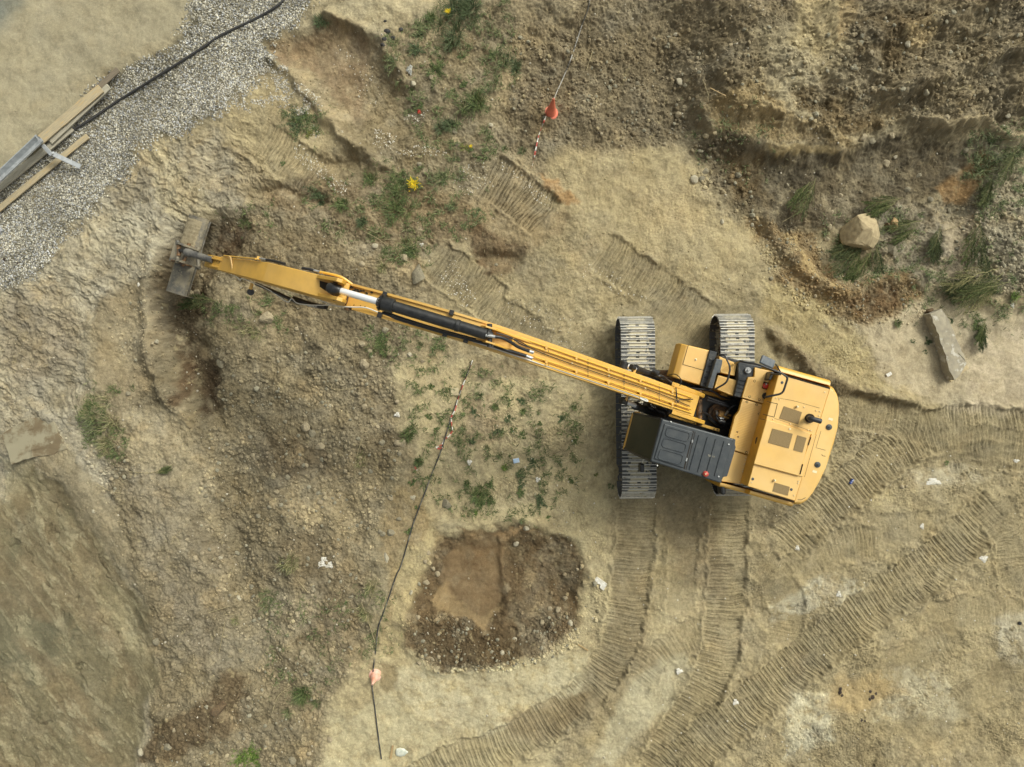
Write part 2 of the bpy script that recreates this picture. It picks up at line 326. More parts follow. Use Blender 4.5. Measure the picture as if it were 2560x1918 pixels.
# rough relief
rel = np.clip(rough, 0, 1.2)
eros = sstep(-60, 60, poly_sdf(QX, QY, [(100,560),(300,330),(500,240),(650,380),(460,470),(380,540),(330,620),(200,680),(190,900),(0,950),(-100,620)]))
rd = ridged((QX*.8+QY*.6)/55, (QY*.8-QX*.6)/30, 71, 4)
Z += eros*.13*(rd-.55)
def ledges(q): f_ = q-np.floor(q); return np.floor(q)+sstep(.72, 1, f_)
lq = 4.5*fbm((QX*.8+QY*.6)/135, (QY*.8-QX*.6)/70, 501, 6, .62)
Z += np.clip(eros*1.0+.35*sstep(.45, .9, rough), 0, 1)*.050*(ledges(lq)-lq*.55)
lq2 = 4*fbm(QX/70, QY/55, 511, 6, .65)
Z += (1-eros)*sstep(.3, .9, rough)*.022*(ledges(lq2)-lq2*.6)
Z += tr*.13*stk*(1+.2*n2) + tr*.12*(ridged(QX/30, QY/22, 73, 3)-.5)
Z += (.05+.10*rel)*fbm(PX/60, PY/60, 81, 3)
Z -= .03*terr; Z += clay*.018*st
Z += (.012+.055*rel)*fbm(PX/16, PY/16, 82, 3, .6)
lump = ridged(PX/9, PY/9, 83, 3)
Z += rel*.040*(lump-.5)
wl_ = ridged(PX/4.2, PY/4.2, 86, 2); Z += rel*.014*(wl_-.5)
Z += (.002+.020*rel)*fbm(PX/3.1, PY/3.1, 84, 2, .7)
# scuffed, wrinkled silt (tyre scrub) on the flat sandy ground
scr = ((sstep(-40, 40, poly_sdf(QX, QY, [(1080,800),(1330,860),(1345,1100),(1300,1400),(1180,1120),(1060,1100),(1000,900)]))*.85)
      + sstep(-40, 40, poly_sdf(QX, QY, [(1200,340),(1480,330),(1700,560),(1560,640),(1300,650),(1180,700),(960,640),(1180,460)]))*.32
      + sstep(-40, 40, poly_sdf(QX, QY, [(1640,700),(1780,690),(1990,880),(2160,900),(2700,940),(2700,2000),(1500,2000),(1640,1500),(1500,1400),(1600,1200),(1800,1060)]))*.8)
ang = 1.6*fbm(PX/110, PY/110, 91, 3)
wr = ridged((PX*np.cos(ang)+PY*np.sin(ang))/9.5+2.4*fbm(PX/20, PY/20, 92, 3), (PY*np.cos(ang)-PX*np.sin(ang))/21+2.0*fbm(PX/22, PY/22, 93, 3), 94, 3)
amp = sstep(-.25, .35, fbm(PX/75, PY/75, 95, 3))
Z += np.clip(scr, 0, 1)*amp*.075*(wr**2-.35)

# crawler imprints: (centre line, half width px, depth, groove spacing m, wear)
TRK = [
 ([(1380,1080),(1370,1200),(1352,1330),(1315,1440),(1225,1535),(1090,1610),(960,1660),(800,1760)], 41, .075, .205, .0),
 ([(1578,1070),(1570,1200),(1566,1330),(1540,1450),(1480,1560),(1400,1680)], 40, .075, .205, .0),
 ([(2160,1090),(2010,1225),(1850,1335),(1710,1450),(1560,1570),(1440,1680)], 46, .085, .205, .0),
 ([(2140,1085),(2185,1160),(2200,1240),(2290,1290)], 40, .05, .205, .2),
 ([(1690,1180),(1740,1130),(1850,1040),(1960,955),(2060,925),(2260,935)], 46, .085, .205, .0),
 ([(1830,885),(1920,905),(2040,930)], 36, .05, .205, .3),
 ([(2040,1000),(2120,985),(2280,1000)], 28, .05, .205, .2),
 ([(1840,1160),(1960,1140),(2010,1150)], 34, .035, .205, .4),
 ([(1370,1480),(1430,1410),(1520,1360)], 30, .05, .205, .2),
 ([(1290,540),(1400,610),(1480,670),(1560,728)], 44, .055, .205, -.05),
 ([(1046,374),(1120,420),(1184,478)], 48, .10, .205, -.55),
 ([(935,555),(1010,610),(1075,665)], 44, .07, .205, -.2),
 ([(1060,670),(1120,710),(1180,750)], 38, .055, .205, .0),
 ([(555,298),(620,340),(700,395)], 44, .07, .205, -.2),
 ([(1660,1300),(1740,1260)], 30, .03, .205, .5),
 ([(2000,1340),(2100,1320),(2280,1310)], 34, .03, .205, .5),
 ([(1720,700),(1800,770)], 40, .03, .205, .5),
 ([(2020,965),(2120,955),(2290,975)], 34, .04, .205, .25),
 ([(1640,1210),(1700,1290),(1690,1400)], 34, .035, .205, .4),
 ([(1470,1090),(1475,1200),(1468,1330)], 30, .035, .205, .45),
 ([(1700,1240),(1800,1180),(1900,1175)], 34, .045, .205, .3),
 ([(1850,1500),(1950,1430),(2080,1370)], 34, .03, .205, .55),
 ([(1590,880),(1700,960),(1760,1060)], 30, .03, .205, .4),
 ([(1240,720),(1290,790),(1310,860)], 34, .03, .205, .45),
 ([(1960,1600),(2080,1510),(2240,1440)], 36, .03, .205, .55),
]
TRKM = np.zeros(X.shape, np.float32)
M22 = H/F*S22                      # metres per plan unit
for P, hw, dp, sp, wear in TRK:
    P2 = smooth_line(P, 6); a = np.array(P2)
    x0, y0 = a.min(0)-hw-40; x1, y1 = a.max(0)+hw+40
    ix = np.where((PX[0] > x0) & (PX[0] < x1))[0]; iy = np.where((PY[:, 0] > y0) & (PY[:, 0] < y1))[0]
    sl_ = (slice(iy[0], iy[-1]+1), slice(ix[0], ix[-1]+1))
    ddx = 2.5*fbm(PX[sl_]/18, PY[sl_]/18, 101, 2)
    d, u, s_, L = line_dist(PX[sl_]+ddx, PY[sl_]+ddx, P2)
    endf = sstep(0, 14, u)*sstep(0, 14, L-u)
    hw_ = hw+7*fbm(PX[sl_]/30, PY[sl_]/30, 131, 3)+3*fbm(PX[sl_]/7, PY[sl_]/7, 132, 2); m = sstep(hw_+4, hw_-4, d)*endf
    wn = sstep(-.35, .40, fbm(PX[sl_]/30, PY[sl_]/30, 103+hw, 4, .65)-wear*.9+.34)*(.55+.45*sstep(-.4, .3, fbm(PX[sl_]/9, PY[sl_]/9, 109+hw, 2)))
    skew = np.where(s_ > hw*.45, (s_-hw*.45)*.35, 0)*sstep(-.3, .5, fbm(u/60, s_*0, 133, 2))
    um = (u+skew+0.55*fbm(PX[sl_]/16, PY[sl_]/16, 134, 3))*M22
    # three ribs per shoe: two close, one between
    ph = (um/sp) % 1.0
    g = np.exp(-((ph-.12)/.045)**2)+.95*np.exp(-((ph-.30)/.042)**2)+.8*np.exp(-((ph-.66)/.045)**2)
    shoe = 1-.5*np.clip(fbm(u/9, s_/60, 107, 2), 0, 1)
    Z[sl_] = Z[sl_]*(1-.5*m)-m*dp*.50-m*wn*g*dp*.56*shoe
    edge = np.exp(-((d-hw_-5)/6.0)**2)*endf*sstep(-.35, .35, fbm(PX[sl_]/22, PY[sl_]/22, 135, 3)+.1)
    Z[sl_] += edge*dp*.75*(.7+.6*vnoise(PX[sl_]/5, PY[sl_]/5, 9))
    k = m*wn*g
    col[sl_] *= (1-.08*m-.36*np.clip(k, 0, 1))[..., None]       # imprint a little darker, with groove shade painted into the soil colour
    TRKM[sl_] = np.maximum(TRKM[sl_], m)
# level pad under the crawlers
pad = sstep(-14, 14, poly_sdf(PX, PY, [(1325,665),(1660,660),(1655,1095),(1330,1100)]))
Z = Z*(1-.85*pad)-.02*pad
far = np.clip((np.maximum(np.abs(X)/16, np.abs(Y)/12.5)-1), 0, 3)
Z -= Z*.0
gm = 0*sstep(-6, 12, poly_sdf(QX, QY, gravel_P))

GX0 = gx; GY0 = gy
def ground_z(x, y):
    i = min(max(int(np.searchsorted(GX0, x))-1, 0), len(GX0)-2); j = min(max(int(np.searchsorted(GY0, y))-1, 0), len(GY0)-2)
    tx = (x-GX0[i])/(GX0[i+1]-GX0[i]); ty = (y-GY0[j])/(GY0[j+1]-GY0[j])
    return float((Z[j, i]*(1-tx)+Z[j, i+1]*tx)*(1-ty)+(Z[j+1, i]*(1-tx)+Z[j+1, i+1]*tx)*ty)
def ground_zv(x, y):
    i = np.clip(np.searchsorted(GX0, x)-1, 0, len(GX0)-2); j = np.clip(np.searchsorted(GY0, y)-1, 0, len(GY0)-2)
    return Z[j, i]
def G(x, y, dz=0.0):                        # plan position (2212-wide photo) dropped onto the ground surface
    z = 0.0
    for _ in range(3):
        p = V22(x, y, z); z = ground_z(p.x, p.y)
    p = V22(x, y, z+dz); return Vector((p.x, p.y, z+dz))

def mesh_np(name, V, Fq, mats, colr=None, smooth=True, extra=None):
    me = bpy.data.meshes.new(name); V = np.ascontiguousarray(V, np.float32); Fq = np.ascontiguousarray(Fq, np.int32)
    k = Fq.shape[1]
    me.vertices.add(len(V)); me.vertices.foreach_set('co', V.ravel())
    me.loops.add(Fq.size); me.loops.foreach_set('vertex_index', Fq.ravel())
    me.polygons.add(len(Fq)); me.polygons.foreach_set('loop_start', np.arange(0, Fq.size, k, dtype=np.int32))
    me.polygons.foreach_set('use_smooth', np.full(len(Fq), smooth, bool))
    if colr is not None:
        at = me.attributes.new('soil', 'FLOAT_COLOR', 'POINT')
        c4 = np.ones((len(V), 4), np.float32); c4[:, :3] = colr; at.data.foreach_set('color', c4.ravel())
    me.update(calc_edges=True)
    for m in (mats if isinstance(mats, list) else [mats]): me.materials.append(m)
    return me
def link(name, me, parent=None):
    o = bpy.data.objects.new(name, me); COL.objects.link(o)
    if parent is not None: o.parent = parent
    return o
def tag(o, label=None, cat=None, group=None, kind=None):
    if label: o['label'] = label
    if cat: o['category'] = cat
    if group: o['group'] = group
    if kind: o['kind'] = kind
    return o

# ------------------------------------------------------------------ materials
def newmat(name):
    m = bpy.data.materials.new(name); m.use_nodes = True; n = m.node_tree
    return m, n, n.nodes['Principled BSDF']
def nd(n, t, **k):
    x = n.nodes.new(t)
    for a, b in k.items(): setattr(x, a, b)
    return x
def attr_mat(name, scale=60, bump=.25, rough=.95, var=.25, spec=.15, fscale=230):
    m, n, b = newmat(name)
    a = nd(n, 'ShaderNodeAttribute', attribute_name='soil'); tc = nd(n, 'ShaderNodeTexCoord')
    no = nd(n, 'ShaderNodeTexNoise'); no.inputs['Scale'].default_value = scale; no.inputs['Detail'].default_value = 5; no.inputs['Roughness'].default_value = .7
    n.links.new(tc.outputs['Object'], no.inputs['Vector'])
    mr = nd(n, 'ShaderNodeMapRange'); mr.inputs[1].default_value = .3; mr.inputs[2].default_value = .7
    mr.inputs[3].default_value = 1-var; mr.inputs[4].default_value = 1+var
    n.links.new(no.outputs['Fac'], mr.inputs[0])
    mx = nd(n, 'ShaderNodeVectorMath', operation='SCALE'); n.links.new(a.outputs['Color'], mx.inputs[0]); n.links.new(mr.outputs[0], mx.inputs['Scale'])
    n.links.new(mx.outputs[0], b.inputs['Base Color'])
    bp = nd(n, 'ShaderNodeBump'); bp.inputs['Strength'].default_value = bump; bp.inputs['Distance'].default_value = .02
    n.links.new(no.outputs['Fac'], bp.inputs['Height']); n.links.new(bp.outputs[0], b.inputs['Normal'])
    b.inputs['Roughness'].default_value = rough; b.inputs['Specular IOR Level'].default_value = spec
    return m
def pmat(name, c1, c2=None, scale=8, rough=.6, metal=0, bump=0, lo=.4, hi=.6, spec=.5, detail=5, dust_sheen=None, dust_sheen_amt=0, stretch=None, c3=None, s3=40, lo3=.6, hi3=.7):
    m, n, b = newmat(name); b.inputs['Roughness'].default_value = rough; b.inputs['Metallic'].default_value = metal
    b.inputs['Specular IOR Level'].default_value = spec
    cur = None
    tc = nd(n, 'ShaderNodeTexCoord'); src = tc.outputs['Object']
    if stretch:
        mp = nd(n, 'ShaderNodeMapping'); mp.inputs['Scale'].default_value = stretch; n.links.new(src, mp.inputs[0]); src = mp.outputs[0]
    def layer(base, c, sc, l, h):
        no = nd(n, 'ShaderNodeTexNoise'); no.inputs['Scale'].default_value = sc; no.inputs['Detail'].default_value = detail; no.inputs['Roughness'].default_value = .65
        n.links.new(src, no.inputs['Vector'])
        mr = nd(n, 'ShaderNodeMapRange'); mr.inputs[1].default_value = l; mr.inputs[2].default_value = h; n.links.new(no.outputs['Fac'], mr.inputs[0])
        mi = nd(n, 'ShaderNodeMix', data_type='RGBA'); n.links.new(mr.outputs[0], mi.inputs[0])
        if isinstance(base, tuple): mi.inputs[6].default_value = base+(1,)
        else: n.links.new(base, mi.inputs[6])
        mi.inputs[7].default_value = c+(1,)
        return mi.outputs[2], no
    out = tuple(c1); no = None
    if c2 is not None: out, no = layer(out, tuple(c2), scale, lo, hi)
    if c3 is not None: out, _ = layer(out, tuple(c3), s3, lo3, hi3)
    if dust_sheen is not None:          # dust and silt, with sky reflection painted in, on faces that look up
        ge = nd(n, 'ShaderNodeNewGeometry'); sp = nd(n, 'ShaderNodeSeparateXYZ'); n.links.new(ge.outputs['True Normal'], sp.inputs[0])
        mr = nd(n, 'ShaderNodeMapRange'); mr.inputs[1].default_value = .55; mr.inputs[2].default_value = 1.0; n.links.new(sp.outputs[2], mr.inputs[0])
        n2_ = nd(n, 'ShaderNodeTexNoise'); n2_.inputs['Scale'].default_value = 1.3; n2_.inputs['Detail'].default_value = 6; n.links.new(tc.outputs['Object'], n2_.inputs['Vector'])
        r2 = nd(n, 'ShaderNodeMapRange'); r2.inputs[1].default_value = .25; r2.inputs[2].default_value = .75; r2.inputs[3].default_value = dust_sheen_amt*.6; r2.inputs[4].default_value = dust_sheen_amt*1.25
        n.links.new(n2_.outputs['Fac'], r2.inputs[0])
        mu = nd(n, 'ShaderNodeMath', operation='MULTIPLY'); n.links.new(mr.outputs[0], mu.inputs[0]); n.links.new(r2.outputs[0], mu.inputs[1])
        mi = nd(n, 'ShaderNodeMix', data_type='RGBA'); n.links.new(mu.outputs[0], mi.inputs[0])
        if isinstance(out, tuple): mi.inputs[6].default_value = out+(1,)
        else: n.links.new(out, mi.inputs[6])
        mi.inputs[7].default_value = tuple(dust_sheen)+(1,); out = mi.outputs[2]
    if isinstance(out, tuple): b.inputs['Base Color'].default_value = out+(1,)
    else: n.links.new(out, b.inputs['Base Color'])
    if bump and no is not None:
        bp = nd(n, 'ShaderNodeBump'); bp.inputs['Strength'].default_value = bump; bp.inputs['Distance'].default_value = .01
        n.links.new(no.outputs['Fac'], bp.inputs['Height']); n.links.new(bp.outputs[0], b.inputs['Normal'])
    return m

M_ground = attr_mat('soil', 75, .8, .95, .34)
M_stone = attr_mat('stone', 40, .3, .85, .18)
YEL = pmat('machine_yellow', (.70,.385,.045), (.62,.33,.04), 3, .42, 0, 0, dust_sheen=(.74,.52,.23), dust_sheen_amt=.66, c3=(.40,.26,.08), s3=55, lo3=.70, hi3=.78)
YELN = pmat('machine_yellow_boom', (.70,.39,.05), (.60,.33,.045), 2.5, .40, 0, 0, dust_sheen=(.72,.50,.21), dust_sheen_amt=.48, c3=(.30,.18,.06), s3=28, lo3=.68, hi3=.74)
YELD = pmat('greasy_yellow', (.62,.36,.06), (.05,.035,.02), 7, .5, 0, 0, .58, .66)
BLK = pmat('cab_grey', (.030,.038,.046), (.055,.062,.066), 6, .42, 0, .1, .45, .7, dust_sheen=(.14,.14,.125), dust_sheen_amt=.10, c3=(.30,.30,.28), s3=60, lo3=.72, hi3=.78)
DRK = pmat('black_paint', (.012,.013,.014), (.03,.03,.03), 8, .38)
HOSE = pmat('rubber_hose', (.018,.018,.02), None, rough=.45)
STEP_M = pmat('nonslip_black', (.03,.034,.038), (.10,.10,.09), 9, .7, 0, .3, .5, .7)
CHROME = pmat('chrome', (.88,.89,.90), None, rough=.35, metal=.35)
SILV = pmat('zinc', (.55,.56,.55), (.3,.3,.3), 20, .4, .6)
STEEL = pmat('track_steel', (.46,.45,.41), (.64,.62,.56), 14, .38, .35, 0, .35, .6, c3=(.36,.31,.21), s3=9, lo3=.60, hi3=.68)
GRILL = pmat('vent_mesh', (.20,.135,.055), (.27,.19,.085), 160, .8, 0, .3, .45, .55)
PLUG = pmat('rubber_plug', (.05,.06,.065), None, rough=.6)
RED = pmat('red_lens', (.55,.05,.03), None, rough=.35)
PALE = pmat('pale_sticker', (.75,.66,.42), None, rough=.5)
GLASS = pmat('tinted_glass', (.014,.020,.015), (.036,.036,.022), 1.6, .3, 0, 0, .35, .7, spec=.22)
RUST = pmat('rusty_steel', (.22,.12,.05), (.07,.05,.035), 12, .6, .3)
WORN = pmat('worn_bucket_steel', (.27,.235,.165), (.12,.115,.10), 3.2, .55, .25, .3, .42, .62, c3=(.33,.29,.20), s3=12, lo3=.56, hi3=.66)
PIPE = pmat('yellow_pipe', (.72,.41,.06), None, rough=.35)
BOLT = pmat('pale_bolt', (.72,.58,.33), None, rough=.35, metal=.4)
WHITEH = pmat('white_hose', (.72,.71,.64), None, rough=.5)
SEAM = pmat('panel_gap', (.02,.013,.006), None, rough=.9)

# shoe plates: steel with dried mud caked over the middle of each plate
def mud_shoe():
    m, n, b = newmat('muddy_shoe'); tc = nd(n, 'ShaderNodeTexCoord'); sp = nd(n, 'ShaderNodeSeparateXYZ'); n.links.new(tc.outputs['Object'], sp.inputs[0])
    at = nd(n, 'ShaderNodeAttribute', attribute_name='across')
    ab = nd(n, 'ShaderNodeMath', operation='ABSOLUTE'); n.links.new(at.outputs['Fac'], ab.inputs[0])
    no = nd(n, 'ShaderNodeTexNoise'); no.inputs['Scale'].default_value = 11; no.inputs['Detail'].default_value = 5; n.links.new(tc.outputs['Object'], no.inputs['Vector'])
    ma = nd(n, 'ShaderNodeMath', operation='MULTIPLY_ADD'); n.links.new(no.outputs['Fac'], ma.inputs[0]); ma.inputs[1].default_value = -1.5; n.links.new(ab.outputs[0], ma.inputs[2])
    mr = nd(n, 'ShaderNodeMapRange'); mr.inputs[1].default_value = -.27; mr.inputs[2].default_value = -.10; mr.inputs[3].default_value = 1; mr.inputs[4].default_value = 0
    n.links.new(ma.outputs[0], mr.inputs[0])
    n2 = nd(n, 'ShaderNodeTexNoise'); n2.inputs['Scale'].default_value = 45; n2.inputs['Detail'].default_value = 4; n.links.new(tc.outputs['Object'], n2.inputs['Vector'])
    mc = nd(n, 'ShaderNodeMix', data_type='RGBA'); n.links.new(n2.outputs['Fac'], mc.inputs[0]); mc.inputs[6].default_value = (.38,.34,.23,1); mc.inputs[7].default_value = (.62,.56,.40,1)
    mi = nd(n, 'ShaderNodeMix', data_type='RGBA'); n.links.new(mr.outputs[0], mi.inputs[0]); mi.inputs[6].default_value = (.09,.092,.09,1); n.links.new(mc.outputs[2], mi.inputs[7])
    n.links.new(mi.outputs[2], b.inputs['Base Color']); b.inputs['Roughness'].default_value = .6
    bp = nd(n, 'ShaderNodeBump'); bp.inputs['Strength'].default_value = .5; bp.inputs['Distance'].default_value = .01; n.links.new(n2.outputs['Fac'], bp.inputs['Height']); n.links.new(bp.outputs[0], b.inputs['Normal'])
    return m
SHOE = mud_shoe()

# ------------------------------------------------------------------ build the ground sheet
ny, nx = X.shape
V = np.stack([X, Y, Z], -1).reshape(-1, 3)
idx = np.arange(ny*nx, dtype=np.int32).reshape(ny, nx)
Fq = np.stack([idx[:-1, :-1], idx[:-1, 1:], idx[1:, 1:], idx[1:, :-1]], -1).reshape(-1, 4)
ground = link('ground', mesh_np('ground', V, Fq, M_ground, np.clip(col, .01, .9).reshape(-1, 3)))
ground['kind'] = 'structure'
del V, Fq, idx

# ------------------------------------------------------------------ loose stones
def ico():
    t = (1+5**.5)/2
    v = np.array([(-1,t,0),(1,t,0),(-1,-t,0),(1,-t,0),(0,-1,t),(0,1,t),(0,-1,-t),(0,1,-t),(t,0,-1),(t,0,1),(-t,0,-1),(-t,0,1)], np.float32)
    v /= np.linalg.norm(v[0])
    f = np.array([(0,11,5),(0,5,1),(0,1,7),(0,7,10),(0,10,11),(1,5,9),(5,11,4),(11,10,2),(10,7,6),(7,1,8),(3,9,4),(3,4,2),(3,2,6),(3,6,8),(3,8,9),(4,9,5),(2,4,11),(6,2,10),(8,6,7),(9,8,1)], np.int32)
    return v, f
IV, IF = ico()
def stone_field(name, xs, ys, size, colr, flat=.65, sink=.25):
    n = len(xs); zs = ground_zv(xs, ys)
    v = IV[None]*(1+.28*(rng.random((n, 12, 1))-.5))
    sc = size[:, None]*(.75+.5*rng.random((n, 3))); sc[:, 2] *= flat
    v = v*sc[:, None, :]
    a = rng.random(n)*6.283; c, s = np.cos(a)[:, None], np.sin(a)[:, None]
    x = v[..., 0]*c-v[..., 1]*s; y = v[..., 0]*s+v[..., 1]*c
    tlt = (rng.random(n)-.5)[:, None]*.8; z = v[..., 2]+x*tlt
    V = np.stack([x+xs[:, None], y+ys[:, None], z+(zs+size*flat*(1-2*sink)*.6)[:, None]], -1).reshape(-1, 3)
    Fq = (IF[None]+(np.arange(n)*12)[:, None, None]).reshape(-1, 3)
    C = np.repeat(colr, 12, 0)
    return link(name, mesh_np(name, V, Fq, M_stone, C, False))
def sample(mask_fn, n, box):
    x0, y0, x1, y1 = box
    px = rng.uniform(x0, x1, n*4); py = rng.uniform(y0, y1, n*4)
    k = rng.random(n*4) < mask_fn(px, py); px, py = px[k][:n], py[k][:n]
    return (px*S22-1280)*H/F, (959-py*S22)*H/F, px, py
def nz(px, py, sc, s): return fbm(px/sc, py/sc, s, 3, .6)
# gravel beside the road
def mk(px, py):
    qx = px+22*fbm(px/90, py/90, 1, 4, .6); qy = py+22*fbm(px/90, py/90, 31, 4, .6)
    return sstep(-14, 16, poly_sdf(qx.astype(np.float32), qy.astype(np.float32), gravel_P)+22*fbm(px/16, py/16, 417, 3))
xs, ys, px, py = sample(mk, 46000, (-60, -60, 760, 680))
sz = .011+.016*rng.random(len(xs))**2.0
br = .20+.44*rng.random((len(xs), 1))**1.3
tint = np.where(rng.random((len(xs), 1)) < .28, np.array([[.95, .96, .95]]), np.array([[1.0, .94, .76]]))
br *= np.where(rng.random((len(xs), 1)) < .22, .45, 1.0)
br *= (1+.35*nz(px, py, 60, 201))[:, None]
P_ = [(470,150),(560,140),(620,150),(680,200),(700,260),(690,300),(640,250),(590,230),(540,240),(480,210)]
x2, y2, p2, q2 = sample(lambda u, v: sstep(-6, 8, poly_sdf((u+16*fbm(u/30, v/30, 5, 3)).astype(np.float32), (v+16*fbm(u/30, v/30, 6, 3)).astype(np.float32), P_))*sstep(-.2, .4, nz(u, v, 22, 415)), 2600, (460,130,710,310))
b2 = .22+.45*rng.random((len(x2), 1)); xs = np.concatenate([xs, x2]); ys = np.concatenate([ys, y2]); sz = np.concatenate([sz, .010+.012*rng.random(len(x2))]); br = np.concatenate([br, b2]); tint = np.concatenate([tint, np.tile([[1.0,.95,.82]], (len(x2), 1))])
g = stone_field('gravel', xs, ys, sz, (br*tint), .7, .2)
tag(g, 'pale limestone gravel spread between the road and the mud', 'gravel', None, 'stuff')
# pebbles and clods strewn through the dug soil
RO = rough.copy()
def mk2(px, py):
    X_ = (px*S22-1280)*H/F; Y_ = (959-py*S22)*H/F
    i = np.clip(np.searchsorted(GX0, X_)-1, 0, len(GX0)-2); j = np.clip(np.searchsorted(GY0, Y_)-1, 0, len(GY0)-2)
    r = RO[j, i]; return np.clip((r-.25)*1.0, 0.015, 1)*sstep(-.6, .6, nz(px, py, 50, 203))*(1-.8*TRKM[j, i])
def soilcol(xs, ys):
    i = np.clip(np.searchsorted(GX0, xs)-1, 0, len(GX0)-2); j = np.clip(np.searchsorted(GY0, ys)-1, 0, len(GY0)-2)
    return col[j, i]
xs, ys, px, py = sample(mk2, 52000, (-60, -60, 2280, 1720))
sz = .007+.022*rng.random(len(xs))**3.5
c = soilcol(xs, ys)*(.72+.75*rng.random((len(xs), 1))); wsel = rng.random((len(xs), 1)) < .07
c = np.where(wsel, np.array([[.46, .42, .33]])*(.8+.4*rng.random((len(xs), 1))), c)
g = stone_field('pebbles', xs, ys, sz, np.clip(c, .03, .75), .75, .15)
tag(g, 'small pebbles and soil crumbs strewn over the dug ground', 'pebbles', None, 'stuff')
# heavy clods: the spoil slopes and the heap below the dug pit
CL = [([(880,1330),(960,1340),(1100,1400),(1230,1330),(1250,1380),(1150,1430),(1050,1450),(930,1440)], 1900, .034),
      ([(1600,470),(1740,500),(1860,610),(2000,600),(2000,690),(1850,700),(1700,640)], 1500, .03),
      ([(1480,300),(1600,320),(1640,480),(1560,450),(1500,370)], 300, .06),
      ([(1100,80),(1650,80),(1600,260),(1450,300),(1200,320),(1100,260)], 1500, .045),
      ([(1650,120),(2150,60),(2212,250),(1900,280),(1700,300)], 1300, .05),
      ([(2060,440),(2212,400),(2212,640),(2080,620)], 1100, .04),
      ([(500,760),(830,760),(860,1000),(780,1250),(740,1450),(560,1500),(460,1250),(430,900)], 3600, .046),
      ([(190,950),(300,970),(290,1070),(220,1070)], 260, .04),
      ([(880,1180),(960,1180),(930,1320),(860,1400)], 70, .05),
      ([(1230,1160),(1300,1250),(1280,1400),(1180,1420),(1120,1300)], 130, .05),
      ([(320,560),(400,640),(420,900),(330,850),(240,720)], 420, .035),
      ([(330,1540),(560,1470),(700,1520),(640,1657),(300,1657)], 500, .045)]
XS, YS, SZ = [], [], []
for P, n_, s_ in CL:
    a = np.array(P)
    xs, ys, px, py = sample(lambda u, v: (poly_sdf((u+20*fbm(u/30, v/30, 5, 2)).astype(np.float32), v.astype(np.float32), P) > -8)*sstep(-.5, .5, nz(u, v, 26, 207)), n_, (a[:, 0].min(), a[:, 1].min(), a[:, 0].max(), a[:, 1].max()))
    XS.append(xs); YS.append(ys); SZ.append(.014+s_*1.15*rng.random(len(xs))**3.2)
xs, ys, sz = np.concatenate(XS), np.concatenate(YS), np.concatenate(SZ)
c = soilcol(xs, ys)*(1.0+.4*rng.random((len(xs), 1)))
gy_ = rng.random((len(xs), 1)) < .12
c = np.where(gy_, np.array([[.27, .25, .18]])*(.8+.4*rng.random((len(xs), 1))), c)
g = stone_field('soil_clods', xs, ys, sz, np.clip(c, .03, .6), .8, .25)
tag(g, 'crumbled clods and stones on the dug and tipped soil', 'soil clods', None, 'stuff')
# crushed white stone specks
CW = [([(925,315),(960,330),(900,340),(860,330)], 90), ([(810,280),(850,290),(850,320),(815,310)], 90), ([(640,310),(750,400),(740,420),(640,340)], 220),
      ([(1090,345),(1190,440),(1185,450),(1080,360)], 110), ([(1040,340),(1060,400),(1000,420),(980,380)], 90), ([(650,190),(690,210),(680,230),(655,215)], 110),
      ([(900,240),(930,235),(900,260),(870,245)], 60), ([(720,90),(800,140),(830,230),(780,200),(720,130)], 60), ([(1000,700),(1100,720),(1060,760)], 60), ([(1280,560),(1400,640),(1380,650),(1250,590)], 60),
      ([(980,560),(1030,640),(1000,670),(950,600)], 130), ([(1080,630),(1260,700),(1260,760),(1100,690)], 90), ([(1100,900),(1300,980),(1290,1200),(1120,1180)], 90), ([(1450,900),(2200,1000),(2200,1650),(1300,1640)], 260)]
XS, YS = [], []
for P, n_ in CW:
    a = np.array(P); xs, ys, px, py = sample(lambda u, v: (poly_sdf((u+9*fbm(u/20, v/20, 5, 2)).astype(np.float32), v.astype(np.float32), P) > -4)*1.0, n_, (a[:, 0].min()-5, a[:, 1].min()-5, a[:, 0].max()+5, a[:, 1].max()+5))
    XS.append(xs); YS.append(ys)
xs, ys = np.concatenate(XS), np.concatenate(YS)
g = stone_field('white_chippings', xs, ys, .007+.013*rng.random(len(xs))**2, np.array([[.66,.63,.54]])*(.75+.4*rng.random((len(xs), 1))), .7, .2)
tag(g, 'bright white stone chippings scattered in trails over the soil', 'chippings', None, 'stuff')
